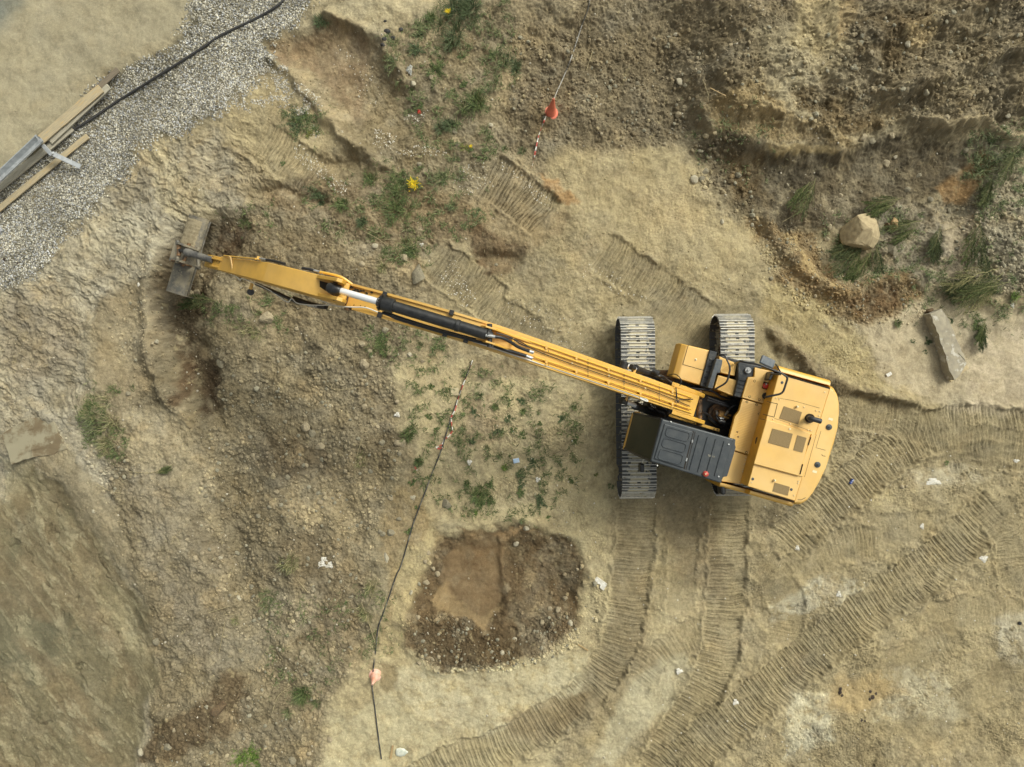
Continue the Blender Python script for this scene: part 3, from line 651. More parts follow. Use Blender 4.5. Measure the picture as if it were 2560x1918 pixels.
# ------------------------------------------------------------------ mesh kit
class MB:
    def __init__(s): s.v = []; s.f = []; s.m = []; s.k = 0
    def add(s, V, Fs, mi=0):
        o = len(s.v); s.v += [tuple(p) for p in V]; s.f += [tuple(i+o for i in f) for f in Fs]; s.m += [mi]*len(Fs); return s
    def prism(s, P, z0, z1, mi=0, inset=0):           # polygon in xy (may carry z), extruded
        n = len(P); a = [(p[0], p[1], z0) for p in P]; b = [(p[0], p[1], z1) for p in P]
        A = sum(P[i][0]*P[(i+1) % n][1]-P[(i+1) % n][0]*P[i][1] for i in range(n))
        if A < 0: a.reverse(); b.reverse()
        return s.add(a+b, [tuple(range(n-1, -1, -1)), tuple(range(n, 2*n))]+[(i, (i+1) % n, n+(i+1) % n, n+i) for i in range(n)], mi)
    def loft(s, rings, mi=0, cap=True):
        n = len(rings[0]); V = [p for r in rings for p in r]; Fs = []
        for k in range(len(rings)-1):
            for i in range(n): Fs.append((k*n+i, k*n+(i+1) % n, (k+1)*n+(i+1) % n, (k+1)*n+i))
        if cap: Fs += [tuple(range(n-1, -1, -1)), tuple((len(rings)-1)*n+i for i in range(n))]
        return s.add(V, Fs, mi)
    def box(s, c, sx, sy, sz, ax=None, mi=0):
        ax = ax or (Vector((1,0,0)), Vector((0,1,0)), Vector((0,0,1))); c = Vector(c); V = []
        for k in (-1, 1):
            for i, j in ((-1,-1),(1,-1),(1,1),(-1,1)): V.append(c+ax[0]*i*sx/2+ax[1]*j*sy/2+ax[2]*k*sz/2)
        return s.add(V, [(3,2,1,0),(4,5,6,7),(0,1,5,4),(1,2,6,5),(2,3,7,6),(3,0,4,7)], mi)
    def tube(s, P, r, n=8, mi=0, cap=True):
        P = [Vector(p) for p in P]; rr = r if isinstance(r, (list, tuple)) else [r]*len(P); rings = []; up = None
        for i, p in enumerate(P):
            t = (P[min(i+1, len(P)-1)]-P[max(i-1, 0)]).normalized()
            if up is None: up = Vector((0,0,1)) if abs(t.z) < .9 else Vector((1,0,0))
            a = t.cross(up)
            if a.length < 1e-4: a = t.orthogonal()
            a.normalize(); b = a.cross(t).normalized()
            rings.append([p+(a*math.cos(q)+b*math.sin(q))*rr[i] for q in (2*math.pi*k/n for k in range(n))])
            up = b
        return s.loft(rings, mi, cap)
    def build(s, name, mats, parent=None, smooth=False, bevel=0, auto=None):
        me = bpy.data.meshes.new(name); me.from_pydata(s.v, [], s.f); me.validate()
        for m in (mats if isinstance(mats, list) else [mats]): me.materials.append(m)
        if len(s.m) == len(me.polygons): me.polygons.foreach_set('material_index', s.m)
        bm = bmesh.new(); bm.from_mesh(me); bmesh.ops.recalc_face_normals(bm, faces=bm.faces)
        if smooth:
            for f in bm.faces: f.smooth = True
            for e in bm.edges:
                if len(e.link_faces) == 2 and e.calc_face_angle(0) > math.radians(42): e.smooth = False
        bm.to_mesh(me); bm.free()
        o = link(name, me, parent)
        if bevel:
            md = o.modifiers.new('bevel', 'BEVEL'); md.width = bevel; md.segments = 3; md.limit_method = 'ANGLE'; md.angle_limit = math.radians(35)
            md.harden_normals = True
            for p in me.polygons: p.use_smooth = True
            md.use_clamp_overlap = True
        return o
def curve(P, n=6):                                    # Catmull-Rom through 3-D points
    P = [Vector(p) for p in P]; out = []
    for i in range(len(P)-1):
        p0 = P[max(i-1, 0)]; p1 = P[i]; p2 = P[i+1]; p3 = P[min(i+2, len(P)-1)]
        for k in range(n):
            t = k/n; out.append(0.5*((2*p1)+(p2-p0)*t+(2*p0-5*p1+4*p2-p3)*t*t+(3*p1-p0-3*p2+p3)*t**3))
    out.append(P[-1]); return out
def empty(name, loc, rz=0):
    o = bpy.data.objects.new(name, None); COL.objects.link(o); o.location = loc; o.rotation_euler = (0, 0, rz); o.empty_display_size = .2; return o

# ------------------------------------------------------------------ the excavator
TH = math.radians(16.8)
fx, fy = -math.cos(TH), math.sin(TH); lx, ly = -math.sin(TH), -math.cos(TH)
OX, OY = 4.42, -.58
ex = empty('excavator', (OX, OY, 0), math.pi-TH)
tag(ex, 'yellow crawler excavator reaching its long boom and wide bucket over the dug ground', 'excavator')
def LW(p): return Vector(((p.x-OX)*fx+(p.y-OY)*fy, (p.x-OX)*lx+(p.y-OY)*ly, p.z))     # place to machine coordinates (x ahead, y to its left)
def E(u, v, z): return LW(W(1500+u/2.959, 740+v/2.959, z))
def EX(px, z, y0=0.0):                                # point on the boom's plane seen at photo column px
    Xw = (px-1280)*(H-z)/F; return Vector(((Xw-OX-y0*lx)/fx, y0, z))
def quad(pts, z): return [E(u, v, z) for u, v in pts]

# --- crawler tracks
rt = Matrix.Rotation(-(math.pi-TH)+math.radians(.6), 4, 'Z')
def make_track(cx, cy, L=4.62, hgt=.98, wid=.86):
    m = MB(); sh = MB(); acr = []
    r = hgt/2-.03; st = L-2*r-.06; per = 2*st+2*math.pi*r; n = int(round(per/.205)); p = per/n
    org = Vector((cx-OX, cy-OY, hgt/2-.035))
    def at(s):
        s %= per
        if s < st: return Vector((0, -st/2+s, r)), Vector((0, 1, 0)), Vector((0, 0, 1))
        s -= st
        if s < math.pi*r: a = s/r; return Vector((0, st/2+r*math.sin(a), r*math.cos(a))), Vector((0, math.cos(a), -math.sin(a))), Vector((0, math.sin(a), math.cos(a)))
        s -= math.pi*r
        if s < st: return Vector((0, st/2-s, -r)), Vector((0, -1, 0)), Vector((0, 0, -1))
        s -= st; a = s/r
        return Vector((0, -st/2-r*math.sin(a), -r*math.cos(a))), Vector((0, -math.cos(a), math.sin(a))), Vector((0, -math.sin(a), -math.cos(a)))
    X1 = Vector((1, 0, 0))
    for i in range(n):
        q, t, nn = at(i*p); 
        sag = Vector((0, 0, -.03*math.sin(math.pi*min(max((q.y+st/2)/st, 0), 1)))) if q.z > 0 else Vector((0,0,0))
        tf = lambda V: rt @ (V+org+sag)
        A = (rt.to_3x3() @ X1, rt.to_3x3() @ t, rt.to_3x3() @ nn)
        sh.box(tf(q), wid, p*.93, .022, A, 0); acr += [-1, 1, 1, -1]*2
        # three ribs
        for k, hh in ((-.43, .040), (-.02, .034), (.40, .040)):
            sh.box(tf(q+t*p*k+nn*(.011+hh/2)), wid*.995, .017, hh, A, 1); acr += [0]*8
        # mud-relief holes and link pads in the middle
        if i % 1 == 0:
            for dx in ((0,) if i % 2 else (-.0,)):
                sh.box(tf(q+t*p*(.20 if i % 2 else -.24)+X1*(.01*((i*7) % 3-1))+nn*.0125), .085, .035, .006, A, 2); acr += [0]*8
        for sx in (-1, 1):
            sh.box(tf(q-nn*.06+X1*sx*.09), .05, p*.98, .09, A, 1); acr += [0]*8
    o = sh.build('track', [SHOE, STEEL, DRK], ex)
    at_ = o.data.attributes.new('across', 'FLOAT', 'POINT')
    if len(o.data.vertices) == len(acr): at_.data.foreach_set('value', acr)
    # frame, rollers, idler and sprocket inside the chain
    f = MB(); y1 = Vector((0, 1, 0)); A = (rt.to_3x3() @ X1, rt.to_3x3() @ y1, Vector((0, 0, 1)))
    f.box(rt @ (org+Vector((0, 0, -.02))), .36, st*.98, .42, A)
    fo = f.build('track_frame', pmat('grimy_frame', (.10,.075,.04), (.04,.035,.028), 7, .8), o, bevel=.03)
    for k in range(-4, 5):
        rr_ = MB(); c = org+Vector((0, k*.36, -r+.10)); rr_.tube([rt @ (c-X1*.20), rt @ (c+X1*.20)], .09, 12); rr_.build('roller', RUST, o, smooth=True)
    for sgn, nm in ((1, 'idler'), (-1, 'sprocket')):
        w_ = MB(); c = org+Vector((0, sgn*st/2, 0)); w_.tube([rt @ (c-X1*.13), rt @ (c-X1*.12), rt @ (c+X1*.12), rt @ (c+X1*.13)], [.30, .36, .36, .30], 20); w_.build(nm, RUST, o, smooth=True)
    return o
make_track(3.17, -.60); make_track(5.66, -.56)
cb = MB()
A = tuple(rt.to_3x3() @ v for v in (Vector((1,0,0)), Vector((0,1,0)), Vector((0,0,1))))
cb.box((0, 0, .62), 1.5, 1.5, .42, A)
for sx in (-1, 1):
    for sy in (-1, 1): cb.box(rt @ Vector((sx*.85, sy*.72, .52)), .9, .42, .34, A)
cb.build('carbody', RUST, ex, bevel=.04)
sr = MB(); sr.tube([(0, 0, .80), (0, 0, 1.12)], .72, 36); sr.build('swing_ring', DRK, ex, smooth=True)

# --- upper deck
zd = 1.22
dk = MB()
dk.prism([E(500,885,zd), E(180,1110,zd)+Vector((-.15,0,0)), E(900,1350,zd), E(1440,1480,zd), E(1650,760,zd), E(1330,560,zd), E(900,440,zd), E(560,590,zd), E(560,700,zd)], 1.08, zd)
dk.build('deck', DRK, ex, bevel=.02)
# platform side beams seen through the open bay
for a, b in (((505, 880), (880, 995)), ((600, 668), (965, 762))):
    bm_ = MB(); p, q = E(*a, 1.5), E(*b, 1.5); d_ = (q-p).normalized(); pr = Vector((-d_.y, d_.x, 0))
    bm_.loft([[p+pr*.035+Vector((0,0,-.25)), p-pr*.035+Vector((0,0,-.25)), p-pr*.035, p+pr*.035], [q+pr*.035+Vector((0,0,-.25)), q-pr*.035+Vector((0,0,-.25)), q-pr*.035+Vector((0,0,.05)), q+pr*.035+Vector((0,0,.05))]])
    bm_.build('deck_beam', YELD, ex, bevel=.01)
# swivel joint in the bay
sj = MB(); c = E(870, 872, 1.25)
sj.tube([c, c+Vector((0,0,.10))], .25, 28); sj.tube([c+Vector((0,0,.10)), c+Vector((0,0,.17))], .17, 24)
sw = sj.build('swivel_joint', RUST, ex, smooth=True)
sb = MB(); c2 = E(905, 875, 1.5); sb.box(c2, .20, .15, .12); sb.box(c2+Vector((-.14,-.03,0)), .14, .05, .05); sb.box(c2+Vector((-.13,.05,-.01)), .12, .04, .05)
sb.build('valve_block', pmat('rust_yellow', (.50,.28,.07), (.16,.08,.03), 14, .55, .2), sw, bevel=.01)
def hose(name, pts, r=.018, mat=HOSE, parent=ex, n=8):
    h = MB(); h.tube(curve([E(*p) for p in pts], n), r, 8); return h.build(name, mat, parent, smooth=True)
hose('hose', [(930,885,1.55),(955,840,1.75),(990,815,1.8),(1035,812,1.7)], .022)
hose('hose', [(862,850,1.45),(865,900,1.6),(890,935,1.6),(935,945,1.6),(985,938,1.5)], .02)
hose('hose', [(880,880,1.5),(880,925,1.65),(930,950,1.6),(985,945,1.5)], .018)
hose('hose', [(760,860,2.0),(800,880,1.8),(850,930,1.5),(900,960,1.4)], .026)
hose('hose', [(790,770,2.1),(860,790,1.9),(950,820,1.7),(1010,850,1.6)], .028)
hose('hose', [(795,752,2.1),(870,780,1.9),(960,805,1.6),(1030,830,1.5)], .026)
hose('hose', [(800,900,1.7),(860,950,1.5),(930,975,1.4),(965,1010,1.4)], .026)
hose('hose', [(640,680,1.6),(720,690,1.75),(820,700,1.8),(900,745,1.7),(980,765,1.6)], .03)
for a, b in (((925,880,1.58),(950,850,1.72)), ((862,848,1.45),(865,880,1.55)), ((885,905,1.6),(915,908,1.6)), ((890,922,1.6),(925,932,1.6))):
    fm = MB(); fm.tube([E(*a), E(*b)], .027, 10); fm.build('hose_fitting', SILV, sw, smooth=True)

# --- engine bay: tank, hood, side doors, counterweight
zt, zh, zs = 2.12, 2.58, 2.42
tk = MB(); tk.prism(quad([(1145,528),(1285,560),(1215,800),(1050,752),(1095,600),(1140,600)], zt), zt-.16, zt)
ub = MB(); ub.prism(quad([(1165,560),(1285,575),(1106,1170),(1040,1110),(1075,900),(1080,770)], 1.9), zd, 1.93); ub.build('engine_bay_frame', DRK, ex)
tank = tk.build('hydraulic_tank', YEL, ex, bevel=.018)
tk = MB(); tk.prism(quad([(1055,762),(1213,806),(1106,1178),(950,1130),(960,1038),(998,892),(1030,850)], zt), zt-.12, zt-.01)
cov = tk.build('nonslip_cover', YEL, ex, bevel=.018)
tk = MB(); tk.prism(quad([(950,1136),(1106,1184),(1048,1396),(893,1372),(905,1330),(950,1300)], zt-.04), zd, zt-.05)
covl = tk.build('battery_cover', YEL, ex, bevel=.018)
# seams and raised tread dots on the covers
def bolts(name, pts, z, r, mat, parent, h=.012):
    for (u, v) in pts:
        b = MB(); c = E(u, v, z); b.tube([c+Vector((0,0,-.004)), c+Vector((0,0,h*.6)), c+Vector((0,0,h))], [r, r, r*.7], 12); b.build(name, mat, parent, smooth=True)
def inset_bolts(pts, z, parent):
    for (u, v) in pts:
        b = MB(); c = E(u, v, z); b.tube([c+Vector((0,0,-.004)), c+Vector((0,0,.003))], .030, 14); q = b.build('bolt_recess', SEAM, parent)
        b = MB(); b.tube([c+Vector((0,0,.0)), c+Vector((0,0,.010))], .017, 10); b.build('bolt', YEL, parent, smooth=True)
inset_bolts([(1143,630),(1107,746),(1178,768)], zt, tank)
inset_bolts([(1087,784),(1158,805),(1177,873),(1083,1158)], zt-.01, cov)
bolts('stain', [(1015,1007),(1022,1042)], zt-.01, .022, RUST, cov, .004)
bolts('rivet', [(1079,1195),(1075,1213),(1067,1245),(1058,1285),(1055,1300),(1030,1375),(1028,1390)], zt-.045, .016, BOLT, covl)
# ribbed tread texture: thin raised lines on both covers
def tread(P4, z, n, parent, mat=YEL):
    a, b, c, d = [E(u, v, z) for u, v in P4]; m = MB()
    for i in range(1, n):
        t = i/n; p = a.lerp(d, t); q = b.lerp(c, t); dr = (q-p).normalized(); pr = Vector((-dr.y, dr.x, 0))*.0045
        k = 14
        for j in range(k):
            p1 = p.lerp(q, (j+.15)/k); q1 = p.lerp(q, (j+.85)/k)
            m.add([p1-pr, q1-pr, q1+pr+Vector((0,0,.006)), p1+pr+Vector((0,0,.006)), p1+pr*2.2, q1+pr*2.2], [(0,1,2,3),(3,2,5,4)])
    m.build('tread_pattern', mat, parent)
tread([(1110,610),(1255,640),(1215,790),(1062,748)], zt+.001, 16, tank)
tread([(1060,775),(1200,812),(1108,1160),(965,1125)], zt-.009, 30, cov)
# beacon pit in the tank top
pit = MB(); pit.prism(quad([(1210,632),(1258,645),(1243,697),(1196,684)], zt), zt-.02, zt+.006); pit.build('filler_recess', SEAM, tank, bevel=.004)
pr_ = MB(); c = E(1221, 666, zt); pr_.tube([c, c+Vector((0,0,.05)), c+Vector((0,0,.07))], [.062,.062,.03], 18); pr_.build('red_filler_cap', RED, tank, smooth=True)
pc = MB(); c = E(1226, 652, zt+.05); pc.tube([c, c+Vector((0,0,.04))], .02, 10); pc.build('cap_lock', SILV, tank, smooth=True)
bs = MB(); c = E(1222, 740, zt); bs.tube([c, c+Vector((0,0,.05))], .075, 18); bs.build('rail_socket', DRK, tank, smooth=True)

hd = MB()
hP = [(1322,574),(1702,684),(1442,1518),(1092,1408)]
hd.prism(quad(hP, zh), zd, zh)
hood = hd.build('engine_hood', YEL, ex, bevel=.02)
# raised engine bonnet plate
bn = MB(); bn.prism(quad([(1232,912),(1562,1015),(1478,1335),(1137,1243)], zh+.06), zh-.01, zh+.06)
bonnet = bn.build('bonnet', YEL, hood, bevel=.02)
hb = MB(); hb.prism(quad([(1565,1022),(1595,1030),(1500,1338),(1470,1330)], zh+.03), zh-.01, zh+.03); hb.build('hinge_strip', YEL, hood, bevel=.008)
for (a, b) in (((1560,1045),(1540,1105)), ((1500,1245),(1480,1320))):
    sm = MB(); p, q = E(*a, zh+.07), E(*b, zh+.07); sm.tube([p, q], .012, 6); sm.build('hinge', SEAM, hood)
for P4 in ([(1360,815),(1493,860),(1465,950),(1325,905)],):
    v = MB(); v.prism(quad(P4, zh), zh-.01, zh+.012); v.build('vent_grille', GRILL, hood, bevel=.002)
v = MB(); v.prism(quad([(1293,1380),(1403,1412),(1388,1477),(1275,1445)], zh), zh-.01, zh+.012); v.build('vent_grille', GRILL, hood, bevel=.002)
for P4 in ([(1275,980),(1425,1020),(1395,1128),(1243,1085)], [(1460,1030),(1527,1050),(1497,1158),(1430,1140)]):
    v = MB(); v.prism(quad(P4, zh+.06), zh+.04, zh+.072); v.build('vent_grille', GRILL, hood, bevel=.002)
def seam(pts, z, parent, r=.007, name='panel_seam'):
    m = MB(); P = [E(u, v, z) for u, v in pts]
    for a, b in zip(P[:-1], P[1:]):
        dr = (b-a).normalized(); pr = Vector((-dr.y, dr.x, 0))*r
        m.add([a-pr+Vector((0,0,.003)), b-pr+Vector((0,0,.003)), b+pr+Vector((0,0,.003)), a+pr+Vector((0,0,.003))], [(0,1,2,3)])
    m.build(name, SEAM, parent)
seam([(1235,782),(1312,798),(1288,897),(1205,875)], zh, hood, .006)
seam([(1290,905),(1410,945),(1560,1000)], zh, hood, .003)
seam([(1300,752),(1430,775),(1625,830)], zh, hood, .003)
seam([(1600,1025),(1512,1340)], zh, hood, .004)
seam([(1180,909),(1218,914)], zh, hood, .006)
bolts('bolt', [(1305,757),(1328,765),(1510,822),(1600,849),(1626,855),(1618,886),(1540,992),(1560,996),(1408,948),(1280,912),(1485,1310),(1493,1322),(1532,1173),(1468,1372),(1465,1386),(1434,1475),(1122,1380),(1662,712),(1571,1042)], zh+.003, .017, BOLT, hood)
bolts('filler_plug', [(1347,641),(1130,1354),(1415,1432)], zh, .032, PLUG, hood, .01)
bolts('white_clip', [(1457,819),(1398,984),(1290,1364)], zh+.02, .028, PALE, hood, .05)
bolts('clip_centre', [(1457,819),(1398,984),(1290,1364)], zh+.068, .010, RUST, hood, .006)
# exhaust stack
er = MB(); c = E(1549, 905, zh); er.tube([c, c+Vector((0,0,.06)), c+Vector((0,0,.065))], [.105,.10,.05], 24); ring = er.build('exhaust_collar', SEAM, hood, smooth=True)
ep = MB(); ep.tube(curve([E(1548,905,zh), E(1549,905,zh+.22), E(1560,908,zh+.36), E(1600,918,zh+.40), E(1634,928,zh+.40)], 6), .056, 18)
exh = ep.build('exhaust_pipe', pmat('soot_black', (.025,.028,.032), None, rough=.5), hood, smooth=True)
# latch handle on the front wall of the hood
lh = MB(); lh.tube(curve([E(1183,1045,2.30), E(1160,1050,2.36), E(1152,1090,2.36), E(1166,1100,2.30)], 5), .013, 8); lh.build('latch_handle', DRK, hood, smooth=True)
# side doors with rounded shoulders
def side_door(p0, p1, side, z=zs, wdt=.15, nm='side_door'):
    a, b = E(*p0, z), E(*p1, z); rings = []
    for p in (a, b):
        r_ = []
        for k in range(7):
            t = k/6*math.pi/2; r_.append(p+Vector((0, side*(math.sin(t)*wdt), -wdt*(1-math.cos(t)))))
        r_ += [p+Vector((0, side*wdt, -1.15)), p+Vector((0, side*.02, -1.15))]; rings.append(r_)
    m = MB(); m.loft(rings); return m.build(nm, YEL, ex, smooth=True)
side_door((1320,556),(1702,663), -1, zs, .13)
side_door((893,1382),(1108,1438), 1, zt, .10)
side_door((1114,1440),(1436,1532), 1, zs, .10)
seam([(1378,592),(1700,684)], zh+.001, hood, .016, 'door_gap'); seam([(1092,1414),(1436,1522)], zh+.001, hood, .010, 'door_gap')
# counterweight
zc = 2.50
out = [(1704,650),(1738,672),(1762,712),(1776,770),(1779,850),(1772,960),(1752,1070),(1720,1180),(1676,1290),(1622,1395),(1572,1478),(1530,1528),(1490,1552),(1446,1553)]
P = quad(out, zc); inn = quad([(1440,1524),(1706,672)], zc)
ctr = sum((p for p in P), Vector())/len(P)
def shr(ps, d, z):
    r_ = []
    for p in ps:
        v = (Vector((ctr.x, ctr.y, 0))-Vector((p.x, p.y, 0))).normalized(); q = p+v*d; r_.append(Vector((q.x, q.y, z)))
    return r_
inz = lambda z: [Vector((p.x, p.y, z)) for p in inn]
cw = MB()
rings = [shr(P, .22, .95)+inz(.95), shr(P, .05, 1.15)+inz(1.15), shr(P, 0, 1.6)+inz(1.6), shr(P, 0, 2.30)+inz(2.30), shr(P, .018, 2.40)+inz(2.40), shr(P, .05, 2.462)+inz(2.462), shr(P, .10, 2.495)+inz(2.495), shr(P, .14, zc)+inz(zc)]
cw.loft(rings); cwo = cw.build('counterweight', YEL, ex, smooth=True)
bolts('lifting_plug', [(1693,970),(1608,1248)], zc, .068, PLUG, cwo, .03)
bolts('plug_centre', [(1693,970),(1608,1248)], zc+.03, .03, DRK, cwo, .006)
for c_ in ((1706,912),(1588,1300)):
    m = MB(); c = E(*c_, zc+.002); m.box(c, .10, .055, .006); m.build('sticker', PALE, cwo)
seam([(1634,1000),(1597,1123),(1668,1142)], zc, cwo, .0035); seam([(1668,1186),(1645,1182),(1640,1172)], zc, cwo, .005)
seam([(1728,700),(1747,760),(1750,850),(1740,960),(1716,1075),(1676,1190),(1622,1310),(1560,1420)], zc-.006, cwo, .003)
seam([(1462,1508),(1490,1508),(1520,1492)], zc, cwo, .006)

# --- right-hand boxes, steps and rails
tb = MB()
a = quad([(590,352),(812,402),(741,662),(524,592)], 1.72); lo = [E(u, v, 1.25) for u, v in [(583,348),(812,402),(741,662),(510,590)]]
n0 = E(643,363,1.72); n1 = E(578,614,1.72); m0 = E(600,352,1.62); m1 = E(532,600,1.62); k0 = E(580,348,1.35); k1 = E(512,588,1.35)
b0, b1 = E(812,402,1.72), E(741,662,1.72)
fl = lambda p, z: Vector((p.x, p.y, z))
tb.loft([[n0, m0, k0, fl(k0, 1.05), fl(b0, 1.05), b0], [n1, m1, k1, fl(k1, 1.05), fl(b1, 1.05), b1]])
box = tb.build('tool_box', YEL, ex, bevel=.03)
seam([(653,364),(612,507),(770,551),(806,420)], 1.722, box, .006)
bolts('white_clip', [(708,471)], 1.722, .030, PALE, box, .02); bolts('clip_centre', [(708,471)], 1.74, .010, RUST, box, .006)
st_ = MB(); st_.prism(quad([(812,402),(868,416),(850,480),(800,690),(742,664)], 1.78), 1.05, 1.78)
s1 = st_.build('step', STEP_M, ex, bevel=.02)
for k in range(5):
    t = k/4.2; m = MB(); a_ = E(808-50*t, 470+180*t, 1.785); b_ = E(852-50*t, 484+180*t, 1.785); m.tube([a_, b_], .013, 6); m.build('step_tread', DRK, s1)
u_ = MB(); u_.prism(quad([(862,462),(908,474),(905,500),(888,572),(866,572),(835,688),(795,680)], 1.98), 1.75, 1.98); s2 = u_.build('step', pmat('slate_plastic', (.05,.065,.08), (.09,.10,.105), 8, .5), ex, bevel=.02)
y_ = MB(); y_.prism(quad([(880,446),(1014,500),(996,592),(892,568)], 1.95), 1.2, 1.95); d1 = y_.build('fuel_tank', YEL, ex, bevel=.015)
y_ = MB(); y_.prism(quad([(874,586),(1017,626),(988,742),(846,684)], 1.95), 1.2, 1.95); d2 = y_.build('fuel_tank', YEL, ex, bevel=.015)
tread([(905,465),(1005,505),(990,585),(900,562)], 1.951, 9, d1); tread([(880,595),(1008,630),(980,730),(855,685)], 1.951, 12, d2)
k_ = MB(); k_.prism(quad([(1022,486),(1150,516),(1135,598),(1098,604),(1056,756),(992,742),(1022,612)], 2.06), 1.4, 2.06); s3 = k_.build('step', STEP_M, ex, bevel=.02)
for k in range(4):
    t = k/3.5; m = MB(); m.tube([E(1030-28*t, 620+100*t, 2.065), E(1085-28*t, 634+100*t, 2.065)], .012, 6); m.build('step_tread', DRK, s3)
m = MB(); c = E(1090, 550, 2.06); m.tube([c, c+Vector((0,0,.06))], .07, 16); m.tube([c+Vector((0,0,.06)), c+Vector((0,0,.10))], .03, 10); m.build('fuel_cap', SILV, s3, smooth=True)
# nudge plate and clutter between steps and boom
m = MB(); m.prism(quad([(895,715),(945,730),(930,768),(890,748)], 1.6), 1.2, 1.6); m.build('yellow_bracket', YELD, ex, bevel=.01)
def rail(pts, r=.019, nm='handrail'):
    h = MB(); P = [E(*p) for p in pts]; Q = [P[0]]
    for i in range(1, len(P)-1):
        a, b, c = P[i-1], P[i], P[i+1]; ra = min(.09, (a-b).length*.35, (c-b).length*.35)
        p1 = b+(a-b).normalized()*ra; p2 = b+(c-b).normalized()*ra
        for k in range(5): t = k/4; Q.append(p1*(1-t)**2+b*2*t*(1-t)+p2*t*t)
    Q.append(P[-1]); h.tube(Q, r, 10); return h.build(nm, DRK, ex, smooth=True)
rail([(866,450,1.95),(880,440,2.75),(922,436,2.80),(966,530,2.85),(940,640,2.85),(852,690,2.75),(850,690,1.9)], .021)
rail([(998,498,2.0),(1040,482,2.9),(1180,510,3.05),(1345,572,3.1),(1390,604,3.1),(1352,722,3.1),(1226,748,3.0),(1226,748,2.15)], .023)
rail([(1300,505,2.5),(1340,570,3.05)], .015)
rail([(1270,578,2.4),(1335,582,2.9)], .02, 'rail_bracket')
m = MB(); m.prism(quad([(1268,560),(1290,565),(1265,625),(1248,618)], 2.4), 2.1, 2.4); m.build('lamp_bracket', DRK, ex, bevel=.01)
# mirror over the right side
mm = MB(); c = E(1238, 488, 2.75); ax_ = (Vector((.97,-.10,.2)).normalized(), Vector((.12,.97,.18)).normalized(), Vector((-.2,-.15,.97)).normalized())
mm.box(c, .36, .21, .07, ax_); mi_ = mm.build('mirror', pmat('mirror_shell', (.07,.09,.11), (.12,.13,.14), 9, .45), ex, bevel=.05)

# --- cab
zr = 3.02
RF = [(458,908),(992,1058),(892,1386),(372,1224)]
cbm = MB()
roof = quad(RF, zr)
fa, fb = E(250,868,1.55), E(182,1128,1.55)          # foot of the windscreen
base = [Vector((p.x, p.y, 1.22)) for p in roof]
# cab shell below the glass line: back and sides
sil = 1.95
side = lambda a, b: None
m = MB(); q0 = [Vector((p.x, p.y, 1.22)) for p in (roof[1], roof[2])]
m.loft([[Vector((fa.x, fa.y, 1.22)), Vector((fb.x, fb.y, 1.22)), q0[1], q0[0]], [Vector((fa.x, fa.y, 1.55)), Vector((fb.x, fb.y, 1.55)), fl(roof[2], 1.55), fl(roof[1], 1.55)]])
cabo = m.build('cab', BLK, ex, bevel=.02)
m = MB(); inset = Vector((0, .0, 0))
m.loft([[fl(roof[0], 1.55), fl(roof[3], 1.55), fl(roof[2], 1.55), fl(roof[1], 1.55)], [fl(roof[0], zr-.10), fl(roof[3], zr-.10), fl(roof[2], zr-.10), fl(roof[1], zr-.10)]])
m.build('cab_wall', pmat('cab_side', (.02,.024,.026), None, rough=.25), cabo)
# roof slab
m = MB(); m.prism(roof, zr-.10, zr); ro = m.build('roof', BLK, cabo, bevel=.035)
def on(u0, v0, z): return E(u0, v0, z)
def pad_(P4, z0, z1, bev, nm='roof_rib', par=None, mat=BLK):
    q = MB(); q.prism(quad(P4, z1), z0, z1); return q.build(nm, mat, par or ro, bevel=bev)
# hatch: sunken field framed by a ring of raised ribs
def bead(pts, z, r=.014, closed=True, par=None, nm='pressed_bead', mat=BLK):
    P = [E(u, v, z) for u, v in pts]; Q = []; n = len(P)
    rng_ = range(n) if closed else range(1, n-1)
    if not closed: Q.append(P[0])
    for i in rng_:
        a, b, c = P[(i-1) % n], P[i], P[(i+1) % n]; ra = min(.07, (a-b).length*.45, (c-b).length*.45)
        p1 = b+(a-b).normalized()*ra; p2 = b+(c-b).normalized()*ra
        for k in range(4): t = k/3; Q.append(p1*(1-t)**2+b*2*t*(1-t)+p2*t*t)
    Q.append(Q[0] if closed else P[-1])
    m = MB(); m.tube(Q, r, 6); return m.build(nm, mat, par or ro, smooth=True)
hatch = pad_([(478,945),(690,1005),(620,1275),(400,1205)], zr-.01, zr+.028, .02, 'roof_hatch')
bead([(500,968),(668,1015),(650,1080),(480,1032)], zr+.028, .017, True, hatch)
bead([(474,1048),(640,1095),(625,1160),(455,1113)], zr+.028, .017, True, hatch)
bead([(450,1130),(618,1178),(597,1250),(425,1202)], zr+.028, .017, True, hatch)
seam([(690,1000),(622,1282)], zr+.002, ro, .012); seam([(705,1003),(636,1288)], zr+.002, ro, .006)
for k in range(4):
    a = 735+k*62; bead([(a,1030+k*15),(a-72,1285+k*15)], zr+.004, .020, False, ro)
rear = pad_([(985,1055),(1004,1062),(1000,1100),(1006,1120),(942,1335),(912,1340),(895,1386),(880,1380)], zr-.16, zr-.05, .015, 'roof_rear_lip')
for p, q in (((684,1062),(680,1085)), ((643,1198),(636,1222))):
    m = MB(); m.tube([E(*p, zr+.03), E(*q, zr+.03)], .018, 8); m.build('hatch_hinge', SILV, hatch, smooth=True)
for c_ in ((524,931),(423,1254),(951,1098),(877,1336),(681,1068),(679,1082),(640,1206),(636,1219)):
    m = MB(); c = E(*c_, zr+.005); m.tube([c, c+Vector((0,0,.03))], [.018,.012], 10); m.build('roof_bolt', pmat('bright_bolt', (.8,.8,.78), None, rough=.3) if 'bright_bolt' not in bpy.data.materials else bpy.data.materials['bright_bolt'], ro, smooth=True)
